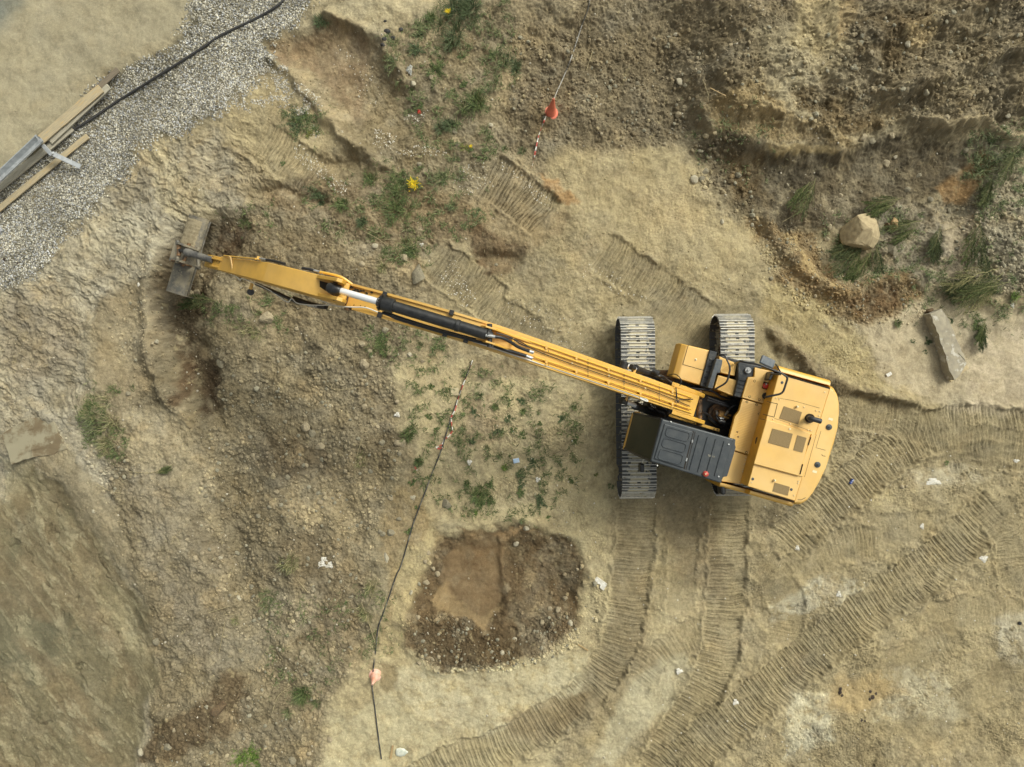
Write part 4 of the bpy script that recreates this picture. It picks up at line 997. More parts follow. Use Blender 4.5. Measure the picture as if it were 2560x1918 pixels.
m = MB(); c = E(779, 1316, zr); m.tube([c, c+Vector((0,0,.05)), c+Vector((0,0,.075)), c+Vector((0,0,.08))], [.064,.062,.040,.01], 20); m.build('beacon', pmat('faded_red', (.45,.07,.05), None, rough=.35), ro, smooth=True)
m = MB(); c = E(781, 1318, zr+.08); m.tube([c, c+Vector((0,0,.01))], .016, 10); m.build('beacon_knob', BOLT, ro)
pad_([(800,1172),(850,1186),(847,1200),(797,1186)], zr, zr+.012, .004, 'roof_scuff', ro, pmat('dried_silt', (.26,.25,.20), (.06,.06,.06), 12, .9))
# windscreen, side glass, front frame
g = MB(); wa, wb = E(456,912,zr-.06), E(374,1222,zr-.06)
mid_a, mid_b = wa.lerp(fa, .5)+Vector((.04,0,.03)), wb.lerp(fb, .5)+Vector((.04,0,.03))
nrm = Vector((0,0,.02))
g.loft([[wa, wb, wb-nrm, wa-nrm], [mid_a, mid_b, mid_b-nrm, mid_a-nrm], [fa, fb, fb-nrm, fa-nrm]])
g.build('windscreen', GLASS, cabo, smooth=True)
for A_, B_ in ((wa, mid_a), (wb, mid_b), (mid_a, fa), (mid_b, fb), (wa, wb)):
    m = MB(); m.tube([A_, B_], .028, 8); m.build('window_frame', DRK, cabo, smooth=True)
m = MB(); m.loft([[wb, mid_b, fb, fl(fb,1.55), fl(roof[3],1.55)], [p+Vector((0,-.01,0)) for p in (wb, mid_b, fb, fl(fb,1.55), fl(roof[3],1.55))]]); m.build('side_glass', GLASS, cabo)
m = MB(); m.loft([[wa, mid_a, fa, fl(roof[0],1.55)], [p+Vector((0,.01,0)) for p in (wa, mid_a, fa, fl(roof[0],1.55))]]); m.build('side_glass', GLASS, cabo)
m = MB(); m.tube([E(330,1090,2.5), E(430,1180,2.55)], .010, 6); m.tube([E(238,1120,2.0), E(300,1150,2.3)], .012, 6); m.build('wiper', DRK, cabo, smooth=True)
m = MB(); p, q = E(247,866,1.42), E(176,1134,1.42); dr = Vector((.035,0,0)); m.loft([[p-dr, p+dr, p+dr+Vector((0,0,.12)), p-dr+Vector((0,0,.12))], [q-dr, q+dr, q+dr+Vector((0,0,.12)), q-dr+Vector((0,0,.12))]]); m.build('front_nose', YEL, cabo, bevel=.012)
m = MB(); m.tube([E(258,862,1.5), E(285,862,1.6), E(300,870,1.6)], .02, 8); m.build('nose_bracket', YEL, cabo)
# door mirror, rear grab
m = MB(); m.tube([E(325,1200,2.3), E(312,1235,2.2)], .016, 8); mr_ = m.build('mirror_arm', SILV, cabo, smooth=True)
m = MB(); m.box(E(305,1270,2.05), .10, .20, .28, (Vector((.96,.28,0)), Vector((-.28,.96,0)), Vector((0,0,1)))); m.build('mirror', DRK, cabo, bevel=.03)
m = MB(); m.box(E(897,1425,1.9), .12, .26, .36, (Vector((.9,.4,0)), Vector((-.4,.9,0)), Vector((0,0,1)))); m.build('rear_mirror', DRK, cabo, bevel=.05)

# --- boom: box beam bent at the shoulder
def beam(st, name, mat, y0=0.0, bevel=.015, parent=ex):
    rings = []
    for (px, z, dep, wd) in st:
        p = EX(px, z, y0); rings.append((p, dep, wd))
    R_ = []
    for i, (p, dep, wd) in enumerate(rings):
        a = rings[max(i-1, 0)][0]; b = rings[min(i+1, len(rings)-1)][0]; t = (b-a).normalized(); up = Vector((-t.z, 0, t.x)) if t.x > 0 else Vector((t.z, 0, -t.x))
        if up.z < 0: up = -up
        R_.append([p+Vector((0, wd/2, 0)), p-Vector((0, wd/2, 0)), p-Vector((0, wd/2, 0))-up*dep, p+Vector((0, wd/2, 0))-up*dep])
    m = MB(); m.loft(R_); return m.build(name, mat, parent, bevel=bevel), R_
BST = [(1742,2.34,.50,.50),(1712,2.60,.62,.50),(1640,3.12,.78,.47),(1500,4.02,.86,.46),(1380,4.72,.86,.46),(1290,5.12,.84,.46),(1215,5.30,.80,.46),(1120,5.30,.70,.46),(1020,5.12,.60,.46),(930,4.86,.52,.46),(878,4.66,.46,.44),(862,4.58,.40,.42)]
boom, BR = beam(BST, 'boom', YELN)
def bz(px):                                            # boom top height at a photo column
    for (a, za, _, _), (b, zb, _, _) in zip(BST[:-1], BST[1:]):
        if a >= px >= b: return za+(zb-za)*(a-px)/(a-b)
    return BST[-1][1]
def BP(px, y, dz=0.0): return EX(px, bz(px)+dz, y)
def run(name, pts, r, mat, par=boom):
    m = MB(); m.tube(curve([BP(*p) for p in pts], 5), r, 8); return m.build(name, mat, par, smooth=True)
# boom foot lugs (two)
for y in (-.30, .30):
    m = MB(); p, q = EX(1770, 1.75, y), EX(1700, 2.35, y)
    t = .05
    prof = [EX(1752,1.62,y), EX(1762,1.98,y), EX(1738,2.38,y), EX(1680,2.86,y), EX(1680,2.2,y), EX(1712,1.80,y)]
    m.loft([[p_+Vector((0,-t,0)) for p_ in prof], [p_+Vector((0,t,0)) for p_ in prof]]); m.build('boom_foot', YELN, boom, bevel=.02)
m = MB(); m.tube([EX(1748,1.84,-.40), EX(1748,1.84,.40)], .07, 16); m.build('foot_pin', RUST, boom, smooth=True)
m = MB(); m.prism([BP(1735,-.28), BP(1735,.28), BP(1700,.27), BP(1700,-.27)], 2.1, 2.25); m.build('foot_plate', YELN, boom)
# top flange plates standing proud at both edges
for y in (-.225, .225):
    m = MB(); P_ = [BP(px, y, .012) for px in (1730,1640,1500,1380,1290,1215,1120,1020,930,880)]
    m.loft([[p+Vector((0,-.022,-.02)), p+Vector((0,.022,-.02)), p+Vector((0,.022,.018)), p+Vector((0,-.022,.018))] for p in P_]); m.build('flange', YELN, boom)
for y0, y1_, e in ((-.15,-.15,1300), (-.07,-.07,1300), (.11,.11,1335), (.185,.185,1328)):
    run('steel_pipe', [(1728,y0,.06),(1640,y1_,.06),(1500,y1_,.06),(1400,y1_,.06),(e,y1_,.06)], .019, PIPE)
run('cable', [(1725,.05,.05),(1640,.0,.045),(1500,.01,.045),(1400,.005,.045),(1335,-.02,.05),(1300,-.08,.09),(1262,-.06,.12)], .009, HOSE)
run('cable', [(1732,-.12,.12),(1700,-.02,.12),(1694,.06,.10),(1690,-.25,.10)], .012, HOSE)
run('white_cable', [(1620,.235,.03),(1590,.215,.05),(1500,.205,.05),(1400,.205,.05),(1290,.20,.05),(1200,.185,.06),(1100,.175,.06),(1000,.165,.07),(950,.16,.07),(915,.14,.09),(880,.20,.10),(840,.26,.05),(800,.24,-.1)], .013, WHITEH)
run('cable_loop', [(1600,.235,.05),(1612,.25,.08),(1620,.24,.08),(1608,.20,.06),(1560,.205,.06)], .012, WHITEH)
for px in (1680, 1600, 1520, 1440, 1365):
    for y in (-.11, .15):
        m = MB(); p = BP(px, y, .05); m.box(p, .05, .12, .07); m.box(p+Vector((0,0,.045)), .03, .03, .03); m.build('pipe_clamp', YELN, boom, bevel=.006)
        m = MB(); m.box(p+Vector((.05,-.03,-.02)), .035, .025, .03); m.box(p+Vector((-.05,.03,-.02)), .035, .025, .03); m.build('clamp_bolt', RUST, boom)
for px in (1690, 1648, 1560, 1470):
    m = MB(); m.tube([BP(px,-.22,.03), BP(px,-.10,.09), BP(px,.0,.06), BP(px,.12,.09), BP(px,.22,.03)], .006, 6); m.build('cable_tie', HOSE, boom)
for px in (1522, 1430, 1613):
    m = MB(); c = BP(px, -.01, .06); m.tube([c, c+Vector((0,0,.03))], .016, 8); m.build('cable_clip', BOLT, boom)
# bent pipe loop at the shoulder
run('steel_pipe', [(1300,-.14,.06),(1285,-.13,.08),(1282,-.05,.09),(1280,.05,.07)], .019, PIPE)
# work lamps on the boom flanks
for (px, y, dz) in ((1588,-.36,-.15), (1563,.40,-.30)):
    m = MB(); c = BP(px, y, dz); m.tube([c+Vector((.0,0,-.05)), c+Vector((.10,0,.02))], [.05,.065], 14); wl = m.build('work_lamp', DRK, boom, smooth=True)
    m = MB(); m.box(c+Vector((-.02,-y*.25,-.08)), .05, .14, .03); m.build('lamp_bracket', YELN, wl)
# boom lift cylinders either side of the boom
for y in (-.44, .44):
    a = EX(1655, 1.55, y); b = EX(1560, 3.05, y*.86); m = MB(); d = (b-a)
    m.tube([a, a+d*.72], .085, 18); m.tube([a+d*.70, a+d*.73, a+d*.735], [.10,.10,.07], 18)
    cy = m.build('boom_cylinder', DRK, ex, smooth=True)
    m = MB(); m.tube([a+d*.73, b], .05, 14); m.build('rod', CHROME, cy, smooth=True)
    m = MB(); m.tube([b+Vector((0,-.07,0)), b+Vector((0,.07,0))], .09, 14); m.build('rod_eye', DRK, cy, smooth=True)
hose('hose', [(400,560,2.3),(430,590,2.5),(470,600,2.4),(520,640,2.1),(560,655,1.9)], .03)
hose('hose', [(405,575,2.2),(450,610,2.4),(500,625,2.2),(570,665,1.8)], .03)
hose('hose', [(510,585,2.5),(560,580,2.9),(600,620,3.0),(590,665,3.0)], .011)
hose('hose', [(370,780,2.3),(420,840,2.5),(480,880,2.4),(530,860,2.5),(545,820,2.8)], .013)
hose('hose', [(330,800,2.2),(380,830,2.4),(430,860,2.2),(470,880,1.9)], .04)
hose('hose', [(390,860,2.0),(420,835,2.2),(480,850,2.2),(500,890,1.9)], .032)
m = MB(); m.tube([E(385,560,2.15), E(435,580,2.2)], .085, 14); m.tube([E(320,800,2.1), E(368,815,2.15)], .085, 14); m.build('cylinder_head', DRK, ex, smooth=True)

# --- stick cylinder on top of the boom
def AP(px, z, y=0.0): return EX(px, z, y)
m = MB(); a, b = AP(1216,5.60), AP(983,5.58); m.tube([a, b], .104, 32)
stc = m.build('stick_cylinder', DRK, ex, smooth=True)
m = MB(); m.tube([AP(985,5.58), AP(984,5.58), AP(955,5.57), AP(952,5.57)], [.11,.135,.135,.12], 32); m.build('cylinder_head', DRK, stc, smooth=True)
m = MB()
for k in range(14):
    t = 2*math.pi*k/14; c = AP(951,5.57)+Vector((0, math.cos(t)*.115, math.sin(t)*.115)); m.tube([c, c+Vector((.035,0,0))], .014, 6)
m.tube([AP(953,5.57), AP(950,5.57)], [.16,.15], 32); m.tube([AP(944,5.57), AP(943,5.57)], [.085,.08], 24); m.build('gland_flange', DRK, stc)
m = MB(); m.tube([AP(946,5.57), AP(850,5.42)], .062, 28); m.build('rod', CHROME, stc, smooth=True)
m = MB(); m.tube([AP(852,5.42), AP(848,5.42), AP(826,5.38), AP(820,5.37)], [.075,.105,.105,.08], 24); m.build('rod_eye', DRK, stc, smooth=True)
m = MB(); m.tube([AP(1150,5.60), AP(1148,5.60), AP(1140,5.60), AP(1138,5.60)], [.10,.114,.114,.10], 28)
m.build('cylinder_band', DRK, stc, smooth=True)
m = MB(); m.tube([AP(1216,5.60), AP(1230,5.58)], [.10,.075], 24); m.build('cylinder_base', DRK, stc, smooth=True)
for px, y in ((962,-.20),(1129,-.21)):
    m = MB(); m.box(BP(px,y,.06), .085, .10, .10); m.build('clamp', DRK, stc, bevel=.01)
for px, y in ((950,.20),(1113,.20),(1165,.20)):
    m = MB(); m.box(BP(px,y,.07), .085, .11, .12); m.build('clamp', DRK, stc, bevel=.01)
m = MB(); m.tube(curve([AP(955,5.45,.16), AP(975,5.42,.17), AP(1000,5.38,.19), AP(1100,5.42,.19), AP(1180,5.44,.17), AP(1225,5.42,.15)], 5), .028, 12); m.tube(curve([AP(960,5.40,.13), AP(1010,5.36,.145), AP(1100,5.38,.15), AP(1190,5.42,.13)], 5), .018, 10); m.build('oil_pipe', DRK, stc, smooth=True)
for a, b in ((AP(1212,5.66,.03), AP(1238,5.66,.0)), (AP(1220,5.42,.16), AP(1234,5.42,.15)), (AP(1318,5.22,.05), AP(1334,5.2,.05)), (AP(1313,5.2,.15), AP(1331,5.18,.16))):
    m = MB(); m.tube([a, b], .032, 12); m.build('hose_fitting', SILV, stc, smooth=True)
m = MB(); m.tube(curve([AP(1237,5.66,.0), AP(1255,5.62,-.02), AP(1275,5.52,.0), AP(1295,5.38,.04), AP(1322,5.24,.05)], 6), .031, 12); m.tube(curve([AP(1234,5.42,.15), AP(1260,5.38,.16), AP(1290,5.28,.15), AP(1315,5.2,.15)], 6), .031, 12)
m.tube(curve([AP(1240,5.55,-.08), AP(1275,5.50,-.08), AP(1300,5.36,-.03), AP(1325,5.25,-.02)], 5), .011, 8); m.build('hydraulic_hose', HOSE, stc, smooth=True)
# bracket that carries the cylinder on the shoulder
for y in (-.13, .13):
    m = MB(); prof = [AP(1200,5.25,y), AP(1214,5.66,y), AP(1238,5.64,y), AP(1285,5.26,y), AP(1330,5.0,y), AP(1250,5.1,y)]
    m.loft([[p+Vector((0,-.018,0)) for p in prof], [p+Vector((0,.018,0)) for p in prof]]); m.build('cylinder_bracket', YELN, boom, bevel=.008)
m = MB(); m.tube([AP(1224,5.58,-.2), AP(1224,5.58,.2)], .05, 14); m.build('bracket_pin', DRK, boom, smooth=True)
# grease marks near the boom tip
for i in range(30):
    px = R.uniform(855, 930); y = R.choice((-1,1))*R.uniform(.12,.19); c = BP(px, y, .004)
    m = MB(); n = 9; ring = [(c.x+R.uniform(.4,1.3)*.040*math.cos(2*math.pi*k/n), c.y+R.uniform(.4,1.3)*.022*math.sin(2*math.pi*k/n)) for k in range(n)]
    m.add([(x_, y_, c.z+.006) for x_, y_ in ring], [tuple(range(n))]); 
    m.build('grease_spot', SEAM, boom)

# --- arm (stick)
AST = [(868,5.02,.62,.40),(845,5.06,.80,.41),(800,4.95,.90,.415),(735,4.62,.92,.41),(664,4.18,.86,.405),(612,3.30,.70,.375),(572,2.42,.52,.345),(548,1.95,.42,.335)]
arm, AR = beam(AST, 'arm', YELN, 0.0, .018)
def az(px):
    for (a, za, _, _), (b, zb, _, _) in zip(AST[:-1], AST[1:]):
        if a >= px >= b: return za+(zb-za)*(a-px)/(a-b)
    return AST[-1][1]
def APp(px, y, dz=0.0): return EX(px, az(px)+dz, y)
# ears for the stick cylinder rod
for y in (-.165, .165):
    m = MB(); prof = [APp(792,y,.0), APp(802,y,.13), EX(842,5.62,y), EX(856,5.60,y), EX(866,5.38,y), APp(860,y,-.2)]
    m.loft([[p+Vector((0,-.035,0)) for p in prof], [p+Vector((0,.035,0)) for p in prof]]); m.build('rod_ear', YELN, arm, bevel=.012)
m = MB(); m.loft([[APp(799,-.10,.004), APp(799,.10,.004), APp(799,.10,-.03), APp(799,-.10,-.03)], [APp(840,-.10,.012), APp(840,.10,.012), APp(840,.10,-.03), APp(840,-.10,-.03)]]); m.build('dark_slot_plate', SEAM, arm)  # flat black plate standing in for the open slot between the ears
m = MB(); m.tube([EX(838,5.38,-.20), EX(838,5.38,.20)], .045, 14); m.build('ear_pin', RUST, arm, smooth=True)
m = MB(); m.tube([EX(872,4.55,-.27), EX(872,4.55,.27)], .09, 16); m.build('arm_pivot', RUST, arm, smooth=True)
m = MB(); m.tube([APp(573,-.185,.01), APp(577,-.17,.03), APp(583,.17,.03), APp(582,.19,.0)], .018, 8); m.build('strap', pmat('tan_strap', (.62,.42,.18), None, rough=.6), arm, smooth=True)
# hoses down both flanks of the arm
def arun(name, pts, r, mat):
    m = MB(); m.tube(curve([EX(px, z, y) for px, z, y in pts], 5), r, 8); return m.build(name, mat, arm, smooth=True)
arun('steel_pipe', [(560,2.1,-.19),(600,3.0,-.205),(640,3.75,-.225)], .018, PIPE)
m = MB(); m.box(EX(647,3.86,-.245), .07, .07, .08); m.build('pipe_block', YELN, arm, bevel=.01)
arun('hose_fitting', [(650,3.9,-.25),(668,4.05,-.25)], .022, SILV)
arun('hose', [(666,4.05,-.25),(690,4.2,-.26),(712,4.35,-.255)], .028, HOSE)
arun('hose', [(756,4.6,-.255),(775,4.68,-.27),(795,4.7,-.26)], .030, HOSE)
arun('hose_fitting', [(785,4.72,-.27),(808,4.8,-.27)], .024, SILV)
arun('steel_pipe', [(800,4.78,-.27),(835,4.85,-.29),(858,4.85,-.28),(880,4.80,-.22)], .026, PIPE)
arun('white_cable', [(578,2.5,.19),(592,2.8,.22),(600,2.85,.27),(606,2.9,.22),(630,3.2,.25),(655,3.6,.28),(690,3.75,.36),(712,3.9,.44),(722,4.0,.44),(730,4.05,.36),(745,4.1,.42),(790,4.5,.36),(830,4.8,.27)], .011, WHITEH)
arun('hose', [(640,3.3,.26),(670,3.6,.30),(700,3.8,.34),(728,3.95,.38),(752,4.1,.40)], .036, HOSE)
arun('hose', [(735,3.9,.34),(760,4.1,.36),(790,4.3,.36),(815,4.5,.34)], .05, HOSE)
arun('hose_fitting', [(770,4.25,.40),(792,4.4,.38)], .026, SILV)
m = MB(); m.tube([EX(626,3.05,.46), EX(627,3.15,.46)], .075, 18); m.build('work_lamp', DRK, arm, smooth=True)
m = MB(); m.box(EX(628,3.2,.34), .06, .14, .05); m.build('lamp_bracket', YELN, arm, bevel=.008)
# tip: ears, pin, short cylinder, yoke and side links
for y in (-.075, .10):
    m = MB(); prof = [EX(556,2.08,y), EX(530,1.78,y), EX(522,1.62,y), EX(526,1.45,y), EX(548,1.6,y)]
    m.loft([[p+Vector((0,-.02,0)) for p in prof], [p+Vector((0,.02,0)) for p in prof]]); m.build('tip_ear', YELN, arm, bevel=.008)
m = MB(); prof = [EX(550,1.95,.0), EX(522,1.55,0), EX(514,1.25,0), EX(520,1.05,0), EX(545,1.3,0), EX(560,1.7,0)]
m.loft([[p+Vector((0,-.15,0)) for p in prof], [p+Vector((0,.15,0)) for p in prof]]); m.build('arm_nose', YELD, arm, bevel=.02)
bc = MB(); bc.tube([EX(532,1.72,-.03), EX(500,1.62,-.035), EX(478,1.52,-.04), EX(476,1.51,-.04), EX(466,1.46,-.045), EX(464,1.45,-.045)], [.075,.085,.085,.10,.10,.05], 20)
bco = bc.build('bucket_cylinder', pmat('dusty_black', (.055,.055,.055), (.16,.15,.13), 7, .6), ex, smooth=True)
m = MB(); m.tube([EX(468,1.47,-.045), EX(448,1.34,-.05)], .045, 14); m.build('rod', DRK, bco, smooth=True)
m = MB(); m.tube([EX(447,1.33,-.16), EX(447,1.33,.10)], .055, 14); m.build('rod_eye', RUST, bco, smooth=True)
lk = MB()
for y in (-.20, .20):
    prof = [EX(440,1.40,y), EX(450,1.45,y), EX(498,1.08,y), EX(502,.95,y), EX(490,.92,y), EX(442,1.22,y)]
    lk.loft([[p+Vector((0,-.025,0)) for p in prof], [p+Vector((0,.025,0)) for p in prof]])
lk.tube([EX(496,1.0,-.26), EX(496,1.0,.26)], .05, 12); lk.tube([EX(444,1.32,-.26), EX(444,1.32,.26)], .05, 12)
lk.build('bucket_link', WORN, ex, smooth=True)

# --- bucket: wide ditching bucket lying with its curved back up
def bucket():
    y0, y1_ = -.99, .98; cxp = EX(468, .7, 0); bx = cxp.x
    prof = []                                        # back shell, from lip at the far side over the back to the near edge
    outer = [(.35,-.42),(.345,-.10),(.325,.20),(.27,.37),(.19,.43),(-.10,.475),(-.24,.45),(-.28,.38)]
    pts = [Vector((bx+a, 0, .32+b)) for a, b in outer]
    inner = [Vector((bx+a*.90-.01, 0, .32+b-.035)) for a, b in outer][::-1]
    ring = pts+inner; m = MB()
    ys_ = [y0, y0+.02, -.5, 0, .5, y1_-.02, y1_]
    m.loft([[p+Vector((0, y, 0)) for p in ring] for y in ys_])
    b = m.build('bucket', WORN, ex, smooth=True)
    r_ = random.Random(5); m = MB(); ny_, na = 26, 10; G_ = []
    for j in range(ny_):
        yy = -.97+.80*j/(ny_-1); row = []
        for i in range(na):
            t = .3+5.4*i/(na-1); k = min(int(t), len(outer)-2); f_ = t-k; a_ = outer[k][0]*(1-f_)+outer[k+1][0]*f_; b_ = outer[k][1]*(1-f_)+outer[k+1][1]*f_
            e_ = min(1, min(i, na-1-i)*.9+.0, min(j, ny_-1-j)*.5); h_ = -.012+e_*(.02+.022*r_.random()); row.append(Vector((bx+a_*(1+h_*1.6), yy+r_.uniform(-.012,.012), .32+b_+h_)))
        G_.append(row)
    m.add([p for row in G_ for p in row], [(j*na+i, j*na+i+1, (j+1)*na+i+1, (j+1)*na+i) for j in range(ny_-1) for i in range(na-1)]); m.build('caked_soil', pmat('caked_soil', (.29,.245,.155), (.20,.165,.10), 9, .95, 0, .8, .42, .6), b, smooth=True)
    for y in (y0-.015, y1_+.015):
        m = MB(); sp = pts+[Vector((bx-.20, 0, .05)), Vector((bx+.1, 0, -.25))]
        m.loft([[p+Vector((0, y-.014, 0)) for p in sp], [p+Vector((0, y+.014, 0)) for p in sp]]); m.build('side_plate', WORN, b, bevel=.005)
    m = MB(); m.box((bx-.26, 0, .60), .035, 1.99, .05); m.build('cutting_edge', pmat('polished_edge', (.32,.31,.28), (.2,.17,.12), 5, .4, .5), b, bevel=.006)
    m = MB(); m.box((bx+.12, 0, .77), .50, .50, .03); m.build('back_plate', WORN, b, bevel=.01)
    for y in (-.23, .23):
        m = MB(); prof = [Vector((bx+.36, y, .55)), Vector((bx+.22, y, .98)), Vector((bx-.02, y, 1.05)), Vector((bx-.22, y, .95)), Vector((bx-.24, y, .70))]
        m.loft([[p+Vector((0,-.02,0)) for p in prof], [p+Vector((0,.02,0)) for p in prof]]); m.build('hinge_plate', RUST, b, bevel=.01)
    m = MB(); m.tube([Vector((bx-.10, -.3, .98)), Vector((bx-.10, .3, .98))], .045, 12); m.build('hinge_pin', RUST, b, smooth=True)
    return b
bucket()

# ------------------------------------------------------------------ rocks
def rock_mesh(seed, flat=.7, sub=3, cuts=7):
    r_ = random.Random(seed); bm = bmesh.new(); bmesh.ops.create_icosphere(bm, subdivisions=sub, radius=1)
    for _ in range(cuts):
        d = Vector((r_.uniform(-1,1), r_.uniform(-1,1), r_.uniform(-.3,1))).normalized(); h_ = r_.uniform(.58,.86) if sub < 4 else r_.uniform(.48,.72)
        for v in bm.verts:
            k = v.co.dot(d)
            if k > h_: v.co -= d*(k-h_)*.93
    for v in bm.verts: v.co *= 1+(.05 if sub < 4 else .012)*r_.uniform(-1,1); v.co.z *= flat
    me = bpy.data.meshes.new('rock'); bm.to_mesh(me); bm.free()
    return me
ROCKT = pmat('tan_rock', (.36,.30,.19), (.24,.20,.13), 5, .9, 0, .5, .4, .65, c3=(.46,.41,.30), s3=9, lo3=.58, hi3=.66)
ROCKG = pmat('grey_rock', (.26,.23,.155), (.17,.15,.10), 6, .9, 0, .5, .4, .65, c3=(.40,.37,.29), s3=14, lo3=.58, hi3=.68)
ROCKB = pmat('brown_rock', (.17,.115,.06), (.09,.065,.04), 5, .9, 0, .5, .4, .65)
ROCKW = pmat('pale_rock', (.44,.40,.29), (.32,.28,.20), 7, .9, 0, .4, .4, .65)
RM = {'t': ROCKT, 'g': ROCKG, 'b': ROCKB, 'w': ROCKW}
RV = {}
for key, m in RM.items():
    for i in range(6):
        me = rock_mesh(i*13+ord(key), .5+.07*i, 3 if key == 't' else 2); me.materials.append(m); RV[key, i] = me
LAND = [('the big flat-faced boulder',1867,496),('the orange cone',1188,232),('the pink cone',808,1464),('the bucket',410,560),('the arm of the excavator',560,590),
 ('the middle of the boom',930,680),('the white plastic bag',703,1217),('the fallen concrete beam',2040,745),('the brown dug pit',1080,1290),('the yellow-flowered weed',880,395),
 ('the flat rock slab',902,592),('the broken concrete slab',75,950),('the bottom-edge weed',526,1628),('the sunken rock',964,1090),('the square wooden board',984,846),
 ('the dark spoil slope',1640,420),('the uprooted branches',2110,610),('the straw-coloured tuft',222,900),('the black asphalt lumps',845,75),('the reddish bank',740,170),
 ('the top right corner',2190,40),('the left crawler track',1380,640),('the grey gravel slope',2150,500),('the dark grass clump',1080,40),('the dark brown boulder',471,1530),('the lower-left clay flat',120,1350),
 ('the counterweight',1800,980),('the black asphalt cable',300,180)]
def where(x, y):
    n, lx_, ly_ = min(LAND, key=lambda a: (a[1]-x)**2+(a[2]-y)**2); dx, dy = x-lx_, y-ly_; d = math.hypot(dx, dy)
    a = 'close ' if d < 45 else ('a little way ' if d < 110 else 'well ')
    if abs(dx) > 2.2*abs(dy): w_ = 'right of' if dx > 0 else 'left of'
    elif abs(dy) > 2.2*abs(dx): w_ = 'below' if dy > 0 else 'above'
    else: w_ = ('below' if dy > 0 else 'above')+' and '+('right' if dx > 0 else 'left')+' of'
    return a+w_+' '+n
USED = {}
def uniq(lab, o):
    USED.setdefault(lab, []).append(o)
def settle():
    for lab, os_ in USED.items():
        n = len(os_)
        if n == 1: os_[0]['label'] = lab; continue
        xs_ = [o.location.x for o in os_]; ys_ = [o.location.y for o in os_]; horiz = (max(xs_)-min(xs_)) > (max(ys_)-min(ys_))
        os_ = sorted(os_, key=(lambda o: o.location.x) if horiz else (lambda o: -o.location.y))
        e = ('leftmost', 'rightmost') if horiz else ('upper', 'lower')
        W_ = {2: e, 3: (e[0], 'middle', e[1]), 4: (e[0], 'second', 'third', e[1])}.get(n, (e[0],)+tuple(['second','third','fourth','fifth','sixth','seventh'][:n-2])+(e[1],))
        for w_, o in zip(W_, os_): o['label'] = w_+' '+lab; o['group'] = ' '.join(lab.split(' lying')[0].split()[:4])+'s '+' '.join(lab.split()[-4:])
ROCKS = """786 535 8 t;810 531 7 w;783 571 8 t;873 558 10 t;575 688 16 t;786 787 12 t;641 709 6 t;782 745 7 t;800 759 7 t;833 713 8 g;913 780 6 t;885 767 7 w;1071 573 5 g
658 922 13 t;673 936 10 g;692 965 10 t;661 1005 7 t;746 1017 7 t;858 868 6 t;787 877 7 t;858 956 9 t;870 957 9 t;862 980 6 g;691 1085 7 t;843 1077 6 t;713 877 4 w;598 1062 6 t;558 1115 7 g;582 1096 6 g
843 1151 9 g;827 1154 7 g;820 1149 6 g;862 1121 7 g;617 912 6 g;815 923 6 t;825 957 8 g;620 1030 7 g;1469 176 9 w;1481 185 5 g;1466 248 7 t;1469 262 6 t;1500 387 11 w;1524 370 9 g;1515 387 8 g
1436 312 5 t;1299 289 4 t;1459 74 5 w;1296 98 4 t;1519 411 5 t;1376 181 6 g;1365 195 5 g;1560 479 6 w;1625 486 5 w;1864 297 10 t;1884 304 8 g;1926 292 9 t;1962 95 7 w;1883 114 6 t;1819 120 6 t;1777 138 5 t
2047 253 6 t;2177 250 6 w;1914 354 9 t;1934 339 5 w;2085 325 8 g;2001 200 7 g;1792 491 7 t;1785 516 7 t;1762 640 5 t;1666 601 6 g;1698 606 5 t;1963 515 5 g;1797 458 5 t;1817 422 6 t
892 180 7 w;931 166 5 t;982 283 7 g;1060 270 6 w;987 312 5 g;906 355 6 g;738 285 4 w;338 738 6 w;329 742 4 t;381 712 5 t;477 784 11 g;514 778 7 t;437 596 6 t;426 631 7 t;411 635 9 t;237 707 4 t;126 605 5 w
202 1105 5 w;444 1072 7 g;458 1147 4 t;403 1166 4 t;242 1022 5 g;250 1030 6 g;258 1022 5 g;240 1034 5 t;262 1014 5 g;277 850 7 g;423 1207 7 t;476 1205 6 w;434 1045 5 t
483 1519 7 b;339 1385 11 g;304 1625 9 w;363 1613 10 g;377 1578 5 t;538 1508 7 t;364 1525 5 t;516 1292 7 w;741 1316 6 t;653 1410 8 t;758 1289 6 g;676 1274 6 g;921 1259 8 t;888 1280 5 w;903 1334 6 t;948 1420 5 t;935 1424 5 t
906 1433 6 t;667 1648 8 t;668 1629 7 t;631 1643 13 g;1085 1410 6 w;712 1598 7 t;588 1328 6 g;1172 1344 7 t;1232 1346 7 w;1221 1293 7 t;1205 1318 8 t;1187 1316 7 t;1112 1381 5 w;1305 1637 4 w;1115 1174 8 w;1247 1230 4 t;1137 1142 7 w
1949 1052 6 t;1958 1050 4 t;1012 1250 3 t;925 1195 5 t;935 1228 6 t;918 1212 6 t;945 1240 7 t;2010 430 7 g;2050 455 6 g;2180 520 8 g;2195 545 7 g;2165 570 7 g;2188 580 8 g;2130 470 6 g;1890 430 6 g;1860 415 5 g;1750 415 5 t;1700 400 5 g;1985 380 6 g;1960 410 7 g"""
